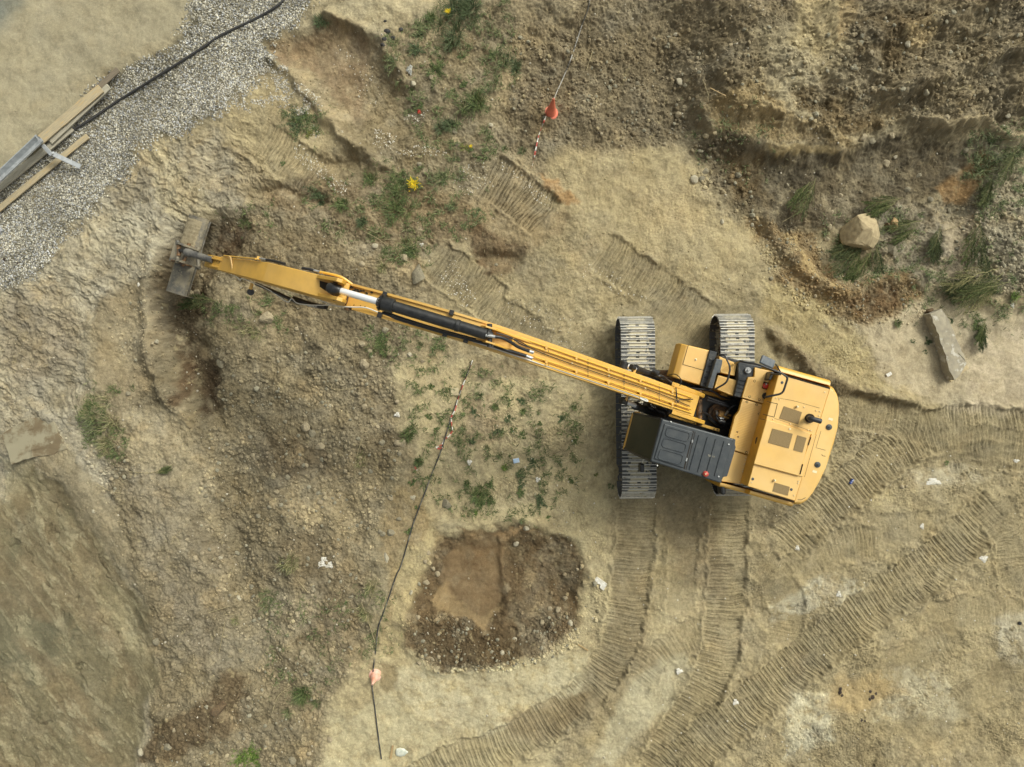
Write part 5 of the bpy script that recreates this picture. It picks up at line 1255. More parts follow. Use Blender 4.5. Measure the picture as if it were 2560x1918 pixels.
for i, t in enumerate(ROCKS.replace('\n', ';').split(';')):
    x, y, r, k = t.split(); x, y, r = float(x), float(y), float(r)
    o = bpy.data.objects.new('rock', RV[k, i % 6]); COL.objects.link(o)
    rr = r*M22; o.location = G(x, y, rr*.12); o.scale = (rr*R.uniform(.85,1.15), rr*R.uniform(.8,1.05), rr*R.uniform(.8,1.1)); o.rotation_euler = (R.uniform(-.2,.2), R.uniform(-.2,.2), R.uniform(0,6.3))
    o['category'] = 'rock'
    sz_ = 'small' if r < 5.5 else ('fist-sized' if r < 7.5 else ('big' if r > 9.5 else 'medium'))
    uniq('%s %s stone lying %s' % (sz_, {'t':'tan','g':'grey','b':'brown','w':'pale'}[k], where(x, y)), o)
def big_rock(x, y, rx, ry, rz_, rot, mat, lab, seed, dz=.1, sub=4):
    me = rock_mesh(seed, 1.0, sub, 11); me.materials.append(mat); o = link('rock', me); o.location = G(x, y, rz_*dz); o.scale = (rx*M22, ry*M22, rz_); o.rotation_euler = (0, 0, rot)
    return tag(o, lab, 'rock')
big_rock(1867, 497, 54, 49, .50, .9, pmat('boulder_rock', (.46,.37,.215), (.34,.27,.155), 4, .9, 0, .6), 'big flat-faced tan boulder on the weeds under the dark slope', 5, .35)
big_rock(1931, 484, 13, 17, .16, .1, pmat('ochre_rock', (.42,.29,.13), (.30,.20,.10), 7, .9, 0, .5), 'ochre rock standing right of the big flat-faced boulder', 8, .3)
big_rock(1917, 489, 8, 12, .12, .3, ROCKB, 'brown lump wedged between the big boulder and the ochre rock', 9, .3)
big_rock(902, 592, 17, 26, .10, -.1, ROCKG, 'flat grey rock slab above the boom, left of the striped imprint', 12, .5)
big_rock(964, 1091, 13, 14, .14, .4, ROCKG, 'triangular grey rock sunk in its own dark hole', 21, .0)
big_rock(471, 1531, 20, 14, .18, .3, ROCKB, 'dark brown boulder in damp soil near the bottom edge', 24, .3)
big_rock(1927, 540, 14, 14, .12, .3, ROCKG, 'pale grey angular block below the ochre rock', 31, .3)
big_rock(575, 688, 15, 15, .17, 1.1, ROCKT, 'rounded tan rock alone in the soil below the arm', 33, .3)
big_rock(786, 787, 12, 12, .14, .7, ROCKT, 'blocky tan rock below the middle of the boom', 36, .3)
for nm, x, y, a, l_, lab in (('a',435,604,8,11,''),):
    pass
big_rock(413, 636, 10, 9, .12, 1.0, ROCKT, 'tan rock touching the lower corner of the bucket', 41, .3)
big_rock(426, 630, 7, 9, .10, 1.7, ROCKT, 'second tan rock right of the bucket corner', 42, .3)
big_rock(2005, 672, 10, 8, .16, .2, ROCKB, 'dark brown clod at the upper end of the fallen concrete beam', 44, .2)
big_rock(835, 1206, 6, 14, .05, .1, ROCKW, 'long thin pale stone below the white chippings, left of the pit', 47, .4)
# asphalt lumps and dark droppings
TAR = pmat('asphalt_lump', (.012,.012,.012), (.05,.045,.04), 18, .7, 0, .4)
for x, y, r, lab in ((836,68,8,'largest of the black asphalt lumps'),(866,64,6,'black asphalt lump standing apart on the right of the others'),(830,84,6,'black asphalt lump directly below the largest one'),(849,82,6,'black asphalt lump between the two lower ones'),(827,97,6,'lowest of the black asphalt lumps'),(832,46,4,'topmost and smallest of the black asphalt lumps')):
    me = rock_mesh(int(x), .6, 2); me.materials.append(TAR); o = link('asphalt_lump', me); o.location = G(x, y, .01); o.scale = (r*M22, r*M22*.8, r*M22); tag(o, lab, 'asphalt lump', 'black asphalt lumps on the sandy bank')
DUNG = pmat('dark_droppings', (.022,.014,.010), (.06,.04,.025), 20, .8, 0, .5)
for pts, lab in ((((1816,1488,5),(1815,1496,6),(1819,1502,4)), 'dark lump of droppings on the ochre soil, left of the other'), (((1880,1494,5),(1892,1499,4),(1885,1506,6),(1879,1511,4)), 'dark scattered droppings right of the first lump'), (((1860,1556,5),(1868,1558,3)), 'small brown lump below the two dark droppings'), (((10,560,5),(8,567,3)), 'black scrap at the left edge on the gravel'), (((36,560,3),(38,567,4)), 'small black scrap on the gravel beside the left edge')):
    r_ = random.Random(int(pts[0][0])); bm = bmesh.new(); c0 = G(pts[0][0], pts[0][1])
    bm2 = None; V_, F_ = [], []
    for (x, y, r) in pts:
        p = G(x, y)-c0; vv = IV*(.8+.4*np.random.default_rng(int(x)).random((12, 1))); o_ = len(V_)
        V_ += [(p.x+v[0]*r*M22*.9, p.y+v[1]*r*M22, p.z+v[2]*r*M22*.35) for v in vv]; F_ += [tuple(int(i)+o_ for i in f) for f in IF]
    me = bpy.data.meshes.new('dropping'); me.from_pydata(V_, [], F_); me.materials.append(DUNG); o = link('dark_clump', me); o.location = c0; tag(o, lab, 'dark clump')

# ------------------------------------------------------------------ plants
LEAF = attr_mat('leaf', 30, .0, .6, .25, .3)
class PM:
    def __init__(s): s.V = []; s.F = []; s.C = []
    def tri(s, a, b, c, col): o = len(s.V); s.V += [tuple(a), tuple(b), tuple(c)]; s.F.append((o, o+1, o+2)); s.C += [col]*3
    def leaf(s, p, d, l, w_, col, up=None):
        d = d.normalized(); n = Vector((R.gauss(0,.5), R.gauss(0,.5), 1)).normalized(); sd = d.cross(n).normalized()*w_/2; m = p+d*l*.45+Vector((0,0,l*.08)); t = p+d*l
        s.tri(p, m+sd, t, col); s.tri(p, t, m-sd, col)
    def blade(s, p, az_, l, w_, lean, col, n=4):
        d = Vector((math.cos(az_), math.sin(az_), 0)); sd = Vector((-d.y, d.x, 0)); q = p.copy(); e = math.pi/2-lean*.4; pr = None
        for k in range(n+1):
            ww = w_*(1-(k/n)**1.6)+.001; a, b = q-sd*ww/2, q+sd*ww/2
            if pr: s.tri(pr[0], pr[1], b, col); s.tri(pr[0], b, a, col)
            pr = (a, b); q = q+(d*math.cos(e)+Vector((0,0,math.sin(e))))*l/n; e -= lean/n*1.4
    def stem(s, P, r, col):
        P = [Vector(p) for p in P]
        for a, b in zip(P[:-1], P[1:]):
            d = (b-a); sd = d.cross(Vector((0,0,1)));
            if sd.length < 1e-5: sd = Vector((1,0,0))
            sd = sd.normalized()*r; up = Vector((0,0,r))
            s.tri(a-sd, a+up, b+up, col); s.tri(a-sd, b+up, b-sd, col); s.tri(a+up, a+sd, b+sd, col); s.tri(a+up, b+sd, b+up, col)
    def mesh(s, name):
        return mesh_np(name, np.array(s.V), np.array(s.F), LEAF, np.array(s.C), False)
GR = {'g': ((.10,.14,.045),(.15,.18,.065),(.06,.09,.032)), 'd': ((.07,.10,.04),(.12,.15,.07),(.055,.08,.035)), 'b': ((.12,.19,.035),(.17,.24,.05),(.08,.13,.03)),
      's': ((.24,.23,.10),(.13,.15,.06),(.34,.30,.16)), 'f': ((.13,.16,.065),(.18,.20,.09),(.08,.11,.045)), 'y': ((.16,.17,.05),(.10,.13,.04),(.22,.20,.06))}
def jc(k):
    c = R.choice(GR[k]); v = R.uniform(.7,1.35); return (c[0]*v, c[1]*v, c[2]*v)
def grass(r, k, dens=1):
    m = PM(); n = int(min(50+900*r*r*4, 330)*dens); os2 = .4 if r > .2 else .15; ofs = [(R.gauss(0,os2)*r, R.gauss(0,os2)*r) for _ in range(5)]
    for _ in range(n):
        q = r*.42*math.sqrt(R.random()); a = R.uniform(0, 6.283); oo = R.choice(ofs); p = Vector((q*math.cos(a)*R.uniform(.6,1)+oo[0], q*math.sin(a)+oo[1], 0)); 
        m.blade(p, a+R.gauss(0,.8), R.uniform(.35,1)*r*.9+.04, .006+.010*R.random(), R.uniform(.4,1.5), jc(k))
    return m
def weed(r, k, dens=1):
    m = PM(); n = int((7+30*r)*dens)
    for _ in range(n):
        a = R.uniform(0, 6.283); l = r*R.uniform(.45,1.05); e = R.uniform(.25,1.2); p = Vector((R.gauss(0,r*.18), R.gauss(0,r*.18), 0)); P = [p]
        cs = jc(k)
        for j in range(6):
            a += R.gauss(0,.15); p = p+Vector((math.cos(a)*math.cos(e), math.sin(a)*math.cos(e), math.sin(e)*.6))*l/6; e -= .12; P.append(p)
            for sgn in (-1, 1, R.choice((-1,1))):
                b = a+sgn*R.uniform(.5,1.3); m.leaf(p, Vector((math.cos(b), math.sin(b), R.uniform(-.2,.4))), R.uniform(.03,.075)*(.6+r), R.uniform(.010,.022), jc(k))
        m.stem(P, .003, cs)
    return m
def bough(L, k, spread=.5, n=22, ncol=(.20,.20,.08)):       # a lying leafy branch along +x; returns (stem, foliage)
    st, fo = PM(), PM(); P = []; y = 0
    for i in range(12): t = i/11; y += R.gauss(0,.012)*L; P.append(Vector((t*L, y, .06+.10*math.sin(t*2.6)*L)))
    st.stem(P, .008, ncol)
    for i in range(n):
        t = .12+.88*i/n; b = P[min(int(t*11), 10)]; sg = 1 if i % 2 else -1; a = sg*R.uniform(.25,.75); l = L*spread*(1-.6*t)*R.uniform(.6,1.1)+.05; p = b.copy(); Q = [p.copy()]
        for j in range(9):
            a *= .93; p = p+Vector((math.cos(a), math.sin(a), R.uniform(-.12,.15)))*l/9; p.z = max(p.z, .01); Q.append(p.copy())
            for _ in range(4):
                c = a+R.choice((-1,1))*R.uniform(.15,.7); fo.leaf(p, Vector((math.cos(c), math.sin(c), R.uniform(-.3,.4))), R.uniform(.035,.085), R.uniform(.005,.011), jc(k))
        st.stem(Q, .003, ncol)
    return st, fo
PL = """696 50 16 g d|980 28 34 g d|1012 6 30 g d|974 80 28 g d|931 43 13 g g|1014 58 10 w f|848 134 23 w f|900 73 11 w d|901 108 16 w d|944 155 27 w g|996 123 8 w g|1086 140 22 g f|1064 118 11 w g|1061 73 15 g f|1004 185 10 w g|1018 234 27 g g|891 215 11 w f|910 227 7 w g
640 262 30 w d|655 252 20 w g|668 290 9 w y|862 392 30 w g|801 385 14 g g|868 440 30 g g|954 385 20 g f|959 278 17 g d|1069 190 14 g f|1004 320 12 w y|1091 323 10 g f|613 353 5 w g|688 418 24 w d|693 437 15 w d|743 442 14 g g|783 480 13 g d|886 520 20 g s|896 548 14 g g|826 575 14 g s|823 743 16 g g
831 763 9 w g|979 447 13 g f|1034 455 17 w f|1001 490 9 w f|954 748 8 w f|908 748 10 g f|531 480 15 g g|538 712 18 g s|222 890 28 g s|214 920 24 g f|233 960 20 g s|889 937 16 g g|903 997 10 g g|928 837 7 w g|1024 892 10 w d|1074 930 11 w d|1019 950 8 w d
1001 922 9 g f|1061 1047 12 w g|1029 1072 18 g g|1038 1090 12 w g|1026 1107 6 w b|949 1037 7 g f|891 1040 8 w g|1051 970 9 g f|1079 985 10 g f|1036 855 12 g f|1070 880 8 g g|1098 905 10 w d|1240 880 6 g g|1210 905 8 w d|1090 1010 7 g b|1010 1045 9 g g|1060 1085 8 w g|883 1145 9 w g|901 1095 5 w g|628 1225 20 g s|926 902 7 w g|941 930 6 w g|773 995 14 g s
1127 867 9 w d|1129 890 8 g g|1164 890 6 g f|1166 915 4 w g|1109 930 8 w g|1129 942 10 w g|1165 952 7 w f|1242 950 8 w g|1151 1002 13 w d|1126 1022 13 w d|1216 1010 9 w f|1125 1045 8 w d|1124 1065 9 w g|1166 1082 14 w d|1176 1062 9 g f|1236 1037 7 w g|1179 1042 8 w f|1185 1120 6 w g|1129 1125 8 g f|1319 1050 6 w f|1286 1025 4 w y
576 1295 20 g f|803 1275 20 g s|788 1325 16 g s|653 1495 20 g g|686 1518 12 g f|621 1538 12 g f|526 1628 30 w b|545 1642 20 w b|511 1340 10 g s|1113 148 14 g d|1129 328 10 g f|1937 698 9 g g|2005 738 7 w d|2054 693 6 w d|1972 738 4 w d|1998 760 4 w d|2150 345 46 g f|2124 395 26 g f|2185 330 26 g f|2120 440 18 g f|2112 700 16 w g|2116 724 14 w d|2190 640 10 g b|2044 1000 3 w g"""
for t in PL.replace('\n', '|').split('|'):
    x, y, r, k, c = t.split(); x, y, r = float(x), float(y), float(r)*M22*1.22
    dn = .45 if c == 'f' else (.5 if c == 's' else 1)
    m = (grass if k == 'g' else weed)(r, c, dn if k == 'g' else (1.6 if r > .2 else 1.2)*max(dn, .6))
    o = link('grass_tuft' if k == 'g' else 'weed', m.mesh('plant')); o.location = G(x, y, -.01); o['category'] = 'grass tuft' if k == 'g' else 'weed'
    sz_ = 'tiny' if r < .08 else ('small' if r < .13 else ('large' if r > .28 else 'medium'))
    tone = {'g':'green','d':'dark green','b':'bright green','s':'straw-coloured','f':'sparse green','y':'yellowish'}[c]
    uniq('%s %s %s %s' % (sz_, tone, 'grass tuft' if k == 'g' else 'leafy weed', where(x, y)), o)
def flower(x, y, r, lab):
    e = empty('flowering_weed', G(x, y)); tag(e, lab, 'flowering weed')
    st = weed(r*1.2, 'g', 1.2); o = link('foliage', st.mesh('foliage'), e)
    m = PM()
    for _ in range(120):
        a = R.uniform(0, 6.283); q = abs(R.gauss(0,.5))*r*.7; p = Vector((q*math.cos(a), q*math.sin(a), .22+R.uniform(-.03,.03))); m.leaf(p, Vector((math.cos(a+R.gauss(0,.5)), math.sin(a), .3)), r*.34, .02, (.70*R.uniform(.8,1.1), .50, .015))
    link('blossom', m.mesh('blossom'), e)
flower(896, 402, 16*M22, 'weed with a bright yellow flower head beside the dense green clump')
flower(969, 34, 7*M22, 'weed with a small yellow flower in the dark grass at the top edge')
flower(1018, 322, 4*M22, 'weed with a faint yellow flower low in the sparse grass')
BG = [(1759,385,-115,1.05,'f','feathery green branch hanging down the dark spoil slope'),(1748,395,-130,.8,'g','shorter green branch beside the one hanging on the slope'),
 (1945,428,-165,.95,'g','uprooted leafy branch above the ochre rock'),(1930,440,-150,.7,'g','short leafy branch tucked behind the big boulder'),
 (1990,478,-160,.95,'f','pale green branch right of the ochre rock'),(1975,495,-150,.7,'g','small branch under the pale green one'),
 (1885,520,-160,1.25,'d','dark leafy branch crushed under the big boulder'),(1880,540,-125,1.0,'g','leafy branch fanning down from the big boulder'),(1870,515,-140,1.25,'d','branch left of the boulder pointing down left'),(1855,530,-110,.95,'g','branch pointing straight down below the boulder'),(1890,525,-85,.8,'d','right-hand branch below the boulder'),
 (2030,490,-110,.8,'d','dark upright branch in the middle of the grey slope'),(2020,500,-95,.8,'d','second dark branch in the middle of the grey slope'),
 (2110,470,-95,1.15,'d','long dark branch above the tangle'),(2100,490,-110,.95,'g','green branch left of the long dark one'),(2115,530,-80,.8,'d','dark branch running down to the tangle'),
 (2155,582,-160,1.45,'s','top bare-stemmed branch of the tangle'),(2165,590,-150,1.45,'d','leafy dark branch across the tangle'),(2160,600,-140,1.3,'s','middle straw-stemmed branch of the tangle'),(2175,610,-165,1.3,'g','green branch in the right of the tangle'),(2120,600,-165,1.1,'d','left dark branch of the tangle'),(2150,630,-175,1.1,'s','lowest straw branch of the tangle'),(2090,600,-140,.7,'d','short dark branch at the left end of the tangle'),
 (2125,690,-110,.6,'g','green sprig right of the fallen concrete beam'),(2118,710,-95,.5,'d','dark sprig right of the fallen concrete beam'),
 (470,650,178,.75,'f','uprooted sprig just below the bucket'),(445,655,-170,.6,'g','second sprig below the bucket'),(340,1022,20,.35,'f','sprig with a long pale stalk on the left bank'),(2190,330,-120,.9,'f','pale feathery branch at the right edge above the grey slope'),(2140,380,-110,.8,'f','feathery branch above the ochre patch on the right')]
for x, y, a, L, k, lab in BG:
    e = empty('leafy_branch', G(x, y, .02), math.radians(a)); tag(e, lab, 'branch')
    st, fo = bough(L, k, .5, int(14+12*L), (.30,.28,.13) if k == 's' else (.18,.18,.075))
    link('stem', st.mesh('stem'), e); link('foliage', fo.mesh('foliage'), e)
# thin grass coming up through the soil
def blades(n, zones):
    XS, YS = [], []
    for P, k in zones:
        a = np.array(P); xs, ys, px, py = sample(lambda u, v: sstep(-12, 14, poly_sdf((u+14*fbm(u/30, v/30, 5, 3)).astype(np.float32), (v+14*fbm(u/30, v/30, 6, 3)).astype(np.float32), P))*sstep(.05, .42, nz(u, v, 17, 411)), int(n*k), (a[:, 0].min()-15, a[:, 1].min()-15, a[:, 0].max()+15, a[:, 1].max()+15)); XS.append(xs); YS.append(ys)
    xs, ys = np.concatenate(XS), np.concatenate(YS); N = len(xs); zs = ground_zv(xs, ys); a = rng.random(N)*6.283; l = .05+.10*rng.random(N); w_ = .004+.006*rng.random(N)
    d = np.stack([np.cos(a), np.sin(a)], -1); p = np.stack([-d[:, 1], d[:, 0]], -1); z0 = zs
    def P3(k, s_, h): return np.stack([xs+d[:, 0]*l*k+p[:, 0]*w_*s_, ys+d[:, 1]*l*k+p[:, 1]*w_*s_, z0+h*l], -1)
    V = np.stack([P3(0,-.6,0), P3(0,.6,0), P3(.45,1,.42), P3(.45,-1,.42), P3(1.0,0,.45)], 1).reshape(-1, 3); b = (np.arange(N)*5)[:, None]
    Fq = np.concatenate([b+np.array([[0,1,2]]), b+np.array([[0,2,3]]), b+np.array([[3,2,4]])]); base = np.array([[.10,.14,.045],[.15,.18,.07],[.20,.20,.10],[.07,.10,.035]])[rng.integers(0, 4, N)]*(.7+.6*rng.random((N, 1)))
    return link('thin_grass', mesh_np('thin_grass', V, Fq, LEAF, np.repeat(base, 5, 0), False))
tg = blades(1500, [([(820,90),(900,50),(960,0),(1100,0),(1120,160),(1030,260),(1100,330),(960,400),(880,260)], 4.2), ([(760,360),(1060,340),(1060,470),(960,540),(920,600),(820,560),(700,500),(640,420)], 3.6),
 ([(600,230),(720,240),(700,330),(640,320)], .7), ([(880,800),(1060,790),(1260,860),(1250,1060),(1180,1140),(990,1120),(900,1040)], 4.0), ([(780,700),(960,720),(960,800),(800,780)], 1.0), ([(2060,300),(2240,280),(2230,460),(2100,480)], 2.6),
 ([(560,1290),(860,1260),(860,1400),(600,1560)], 1.4), ([(180,830),(290,840),(280,1000),(190,980)], 1.2), ([(1780,460),(2000,460),(1990,620),(1780,600)], 1.6), ([(1950,560),(2200,520),(2200,720),(1960,700)], 1.8), ([(1480,220),(1700,300),(1640,420),(1500,360)], .8), ([(470,440),(600,440),(580,520),(500,510)], .6), ([(400,640),(620,640),(620,720),(440,700)], .8)])
tag(tg, 'sparse thin grass sprouting in drifts over the disturbed soil', 'grass', None, 'stuff')
# dry stalks
STK = """1280 111,1267 151|1518 172,1531 207|1535 191,1568 207|2102 477,2140 525|278 1019,325 1022,350 1012|210 1046,235 1060,262 1066|236 900,246 915,256 928|255 905,250 922|713 829,725 843,773 837|782 948,768 995,767 1037|639 1075,640 1125|787 492,815 503|786 500,815 515,838 532|833 517,858 519
1043 502,1047 545|780 1300,795 1340,811 1392|816 1250,805 1285,793 1312|628 1483,600 1505,588 1540|486 1342,480 1375,473 1410|450 1324,495 1310|486 1328,530 1326|443 640,480 652|543 632,540 655,548 678|951 1134,975 1122|1787 580,1810 560,1834 535|2085 478,2060 492,2030 500|640 1250,665 1280|560 1340,580 1330|1990 105,2040 90|2065 195,2086 185|2195 240,2205 210|1690 480,1740 450"""
STM = pmat('dry_stalk', (.42,.36,.20), (.25,.20,.11), 20, .8)
for t in STK.replace('\n', '|').split('|'):
    P = [tuple(map(float, q.split())) for q in t.split(',')]; c0 = G(*P[0]); Q = [G(x, y, .035+.01*(i % 2))-c0 for i, (x, y) in enumerate(P)]
    m = MB(); n_ = len(Q); m.tube(curve(Q, 3), .009, 5); o = m.build('dry_stalk', STM, None, smooth=True); o.location = c0; o['category'] = 'dry stalk'
    uniq('thin dry stalk lying '+where(*P[0]), o)

# ------------------------------------------------------------------ cones, tape and lines
ORG = pmat('cone_orange', (.76,.20,.12), (.62,.17,.10), 6, .55); PNK = pmat('faded_cone', (.80,.36,.24), (.78,.52,.42), 5, .6); WHT = pmat('dirty_white', (.72,.70,.64), (.55,.52,.44), 14, .7); TRD = pmat('tape_red', (.46,.08,.06), None, rough=.5)
def cone(bx, by, ax_, ay, hgt, rb, mat, lab, stripe):
    c = G(bx, by); tip = V22(ax_, ay, c.z+hgt)-c; e = empty('traffic_cone', c); tag(e, lab, 'traffic cone')
    rings = []; m = MB(); up = tip.normalized(); A_ = up.orthogonal().normalized(); B_ = up.cross(A_)
    def ring(t, r): return [tip*t+(A_*math.cos(q)+B_*math.sin(q))*r for q in (2*math.pi*k/28 for k in range(28))]
    m.loft([ring(.0, rb), ring(.03, rb*.86), ring(.5, rb*.50), ring(.97, rb*.15), ring(1.0, rb*.13)]); m.build('cone_body', mat, e, smooth=True)
    m = MB(); m.loft([ring(-.03, rb*1.12), ring(.0, rb*1.15), ring(.03, rb*1.02)]); m.build('base', mat, e, smooth=True)
    m = MB(); m.loft([ring(.999, rb*.07), ring(1.003, rb*.07)]); m.build('tip_hole', DRK, e)
    if stripe:
        m = MB(); m.loft([ring(.30, rb*.66), ring(.45, rb*.555)], cap=False); m.build('white_band', WHT, e, smooth=True)
cone(1190, 244, 1196, 213, .72, .165, ORG, 'orange traffic cone leaning in brown soil with barrier tape tied round it', False)
cone(811, 1459, 804, 1479, .50, .15, PNK, 'faded pink traffic cone on damp sand near the bottom edge', False)
def ribbon(name, P, wd, mats, seg, lab, cat, lift=.04, tw=.9):
    c0 = G(*P[0]); P3 = []
    for i in range(len(P)-1):
        for k in range(6):
            t = k/6; P3.append((P[i][0]*(1-t)+P[i+1][0]*t, P[i][1]*(1-t)+P[i+1][1]*t))
    P3.append(P[-1]); Q = [G(x, y, lift)-c0 for x, y in P3]; m = MB(); pr = None; L = 0
    Q2 = []
    for a, b in zip(Q[:-1], Q[1:]):
        n = max(1, int((b-a).length/.035)); Q2 += [a.lerp(b, k/n) for k in range(n)]
    Q2.append(Q[-1])
    for i, q in enumerate(Q2):
        d = (Q2[min(i+1, len(Q2)-1)]-Q2[max(i-1, 0)]).normalized(); a = 1.2*math.sin(i*.21)+.9*math.sin(i*.083+1); s_ = d.cross(Vector((0,0,1))).normalized()*math.cos(a*tw)+Vector((0,0,1))*math.sin(a*tw)
        w_ = wd*(.75+.25*math.sin(i*.17)); c_ = (q-s_*w_/2, q+s_*w_/2)
        if pr: m.add([pr[0], pr[1], c_[1], c_[0]], [(0,1,2,3)], int(L/seg) % 2)
        if i: L += (q-Q2[i-1]).length
        pr = c_
    o = m.build(name, mats, None); o.location = c0; return tag(o, lab, cat)
ribbon('barrier_tape', [(1197,216),(1190,236),(1181,248),(1174,265),(1170,275),(1164,292),(1160,310),(1156,330),(1153,346),(1149,362)], .042, [TRD, WHT], .11, 'red and white barrier tape hanging down from the orange cone', 'barrier tape', .08)
ribbon('barrier_tape', [(1021,778),(1013,800),(1006,818),(1000,832),(988,866),(984,885),(974,902)], .040, [WHT, TRD], .14, 'twisted barrier tape running down past the square wooden board', 'barrier tape', .10)
ribbon('barrier_tape', [(974,900),(976,917),(978,930),(970,942),(959,950),(954,962),(942,966),(948,970),(956,966)], .042, [WHT, TRD], .12, 'loose end of barrier tape looped on the sand beside the line', 'barrier tape', .05, .5)
ribbon('barrier_tape', [(896,1008),(901,1016)], .04, [TRD, WHT], .08, 'scrap of red and white tape beside a small tuft', 'barrier tape', .03, .3)
def line(name, P, r, mat, lab, cat, lift=.03, n=5):
    c0 = G(*P[0]); Q = curve([G(x, y, lift)-c0 for x, y in P], n); m = MB(); m.tube(Q, r, 8); o = m.build(name, mat, None, smooth=True); o.location = c0; return tag(o, lab, cat)
ROPE = pmat('weathered_line', (.055,.05,.04), (.45,.43,.38), 3.5, .7, 0, 0, .46, .56)
ROPE2 = pmat('dark_line', (.035,.035,.035), (.16,.15,.12), 5, .7, 0, 0, .5, .6)
line('guide_rope', [(1276,-14),(1270,20),(1256,58),(1245,92),(1234,125),(1218,165),(1201,203),(1197,214)], .014, ROPE, 'thin black and white line running from the top edge to the orange cone', 'rope', .05)
line('ground_cable', [(1021,778),(1000,832),(974,904),(954,970),(935,1018),(915,1072),(893,1130),(883,1165),(866,1222),(856,1243),(840,1290),(826,1330),(817,1355),(812,1400),(807,1440),(804,1480),(806,1500),(811,1540),(817,1590),(822,1625),(824,1640)], .017, ROPE2, 'long dark line on the ground running under the boom and past the pink cone', 'cable', .03)
line('power_cable', [(620,-10),(600,12),(553,40),(480,75),(430,108),(380,140),(300,190),(240,228),(190,262),(150,285),(118,302),(100,312)], .030, pmat('black_cable', (.028,.028,.028), None, rough=.55), 'thick black cable lying straight across the gravel beside the road', 'cable', .04)

# ------------------------------------------------------------------ planks, guardrail, concrete
WOOD = pmat('weathered_plank', (.44,.36,.22), (.30,.26,.18), 3, .85, 0, .4, .4, .65, stretch=(1.5, 22, 22), c3=(.50,.34,.14), s3=1.6, lo3=.55, hi3=.66)
WOODG = pmat('grey_plank', (.40,.37,.29), (.27,.25,.19), 3, .85, 0, .4, .4, .65, stretch=(1.5, 22, 22))
WOODD = pmat('dark_plank', (.20,.16,.11), (.13,.11,.08), 3, .85, 0, .4, .4, .65, stretch=(1.5, 22, 22))
def plank(a, b, wd, th, z, mat, lab, name='plank', cat='plank', nail=True):
    p, q = V22(a[0], a[1], 0), V22(b[0], b[1], 0); gz = max(ground_z(p.x, p.y), ground_z((p.x+q.x)/2, (p.y+q.y)/2), ground_z(q.x, q.y))+z
    p, q = V22(a[0], a[1], gz), V22(b[0], b[1], gz); d = q-p; L = d.length; e = math.atan2(d.y, d.x); m = MB(); rr_ = random.Random(int(a[0]*7+a[1])); n = 10; R_ = []
    for i in range(n+1):
        t = i/n; w_ = wd*(1+rr_.uniform(-.03,.03)); zz = rr_.uniform(-.004,.004); x_ = L*t+(rr_.uniform(-.03,.0) if i in (0, n) else 0)
        R_.append([Vector((x_, -w_/2, zz)), Vector((x_+ (rr_.uniform(-.03,.03) if i in (0,n) else 0), w_/2, zz)), Vector((x_, w_/2, zz+th)), Vector((x_, -w_/2, zz+th))])
    m.loft(R_); o = m.build(name, mat, None, bevel=.005); o.location = p; o.rotation_euler = (0, 0, e); return tag(o, lab, cat)
plank((60,330),(257,150), .15, .03, .02, WOODD, 'dark thin plank end sticking out furthest beyond the others')
plank((110,306),(236,187), .18, .04, .05, WOODG, 'pale grey plank lying just under the widest one')
plank((88,304),(220,191), .24, .04, .10, WOOD, 'widest weathered plank with orange streaks along the road edge')
plank((-60,455),(158,276), .19, .04, .03, WOODG, 'grey plank running from the left edge below the guardrail')
plank((-20,468),(192,293), .15, .04, .03, WOOD, 'narrow plank nearest the gravel, lowest of the pile')
GALV = pmat('galvanised', (.50,.52,.53), (.38,.40,.41), 9, .42, .45)
gr = empty('guardrail', V22(88, 300, .55)); gd = V22(-60, 440, .55)-V22(88, 300, .55); gr.rotation_euler = (0, 0, math.atan2(gd.y, gd.x)); tag(gr, 'galvanised steel guardrail beam with its post at the left edge', 'guardrail')
m = MB(); prof = [(-.125,.02),(-.12,.06),(-.095,.06),(-.075,-.01),(-.05,-.06),(0,-.075),(.05,-.06),(.075,-.01),(.095,.06),(.12,.06),(.125,.02)]
L_ = gd.length; pts = [(y, z) for y, z in prof]; back = [(y, z-.006) for y, z in prof[::-1]]
m.loft([[Vector((x, y, z)) for y, z in pts+back] for x in (0, L_)]); m.build('beam', GALV, gr, smooth=True)
m = MB(); m.box((.03, .0, .066), .03, .24, .012); m.build('end_plate', GALV, gr)
for x in (.10, .45, .9, 1.4):
    m = MB(); m.tube([(x, .04, -.03), (x, .04, .012)], .016, 8); m.build('bolt', SILV, gr, smooth=True)
m = MB(); m.box((.10, .26, -.10), .10, .34, .06); m.build('spacer', GALV, gr, bevel=.006)
m = MB(); a_ = Vector((.08, .38, -.12)); b_ = Vector((-.16, .98, -.36)); d = (b_-a_).normalized(); sx_ = d.cross(Vector((0,0,1))).normalized(); up = sx_.cross(d)
for off, w1, w2 in ((Vector((0,0,0)), .115, .010), (sx_*.054, .010, .07), (-sx_*.054, .010, .07)):
    m.box((a_+b_)/2+off-up*(.03 if w1 < .05 else 0), (b_-a_).length, w1, w2, (d, sx_, up))
po = m.build('post', GALV, gr, bevel=.003)
CONC = pmat('rough_concrete', (.36,.32,.23), (.28,.25,.19), 9, .9, 0, .7, .4, .65, c3=(.52,.49,.41), s3=5, lo3=.56, hi3=.62)
CONS = pmat('smooth_concrete', (.33,.30,.23), (.27,.245,.19), 4, .85, 0, .2)
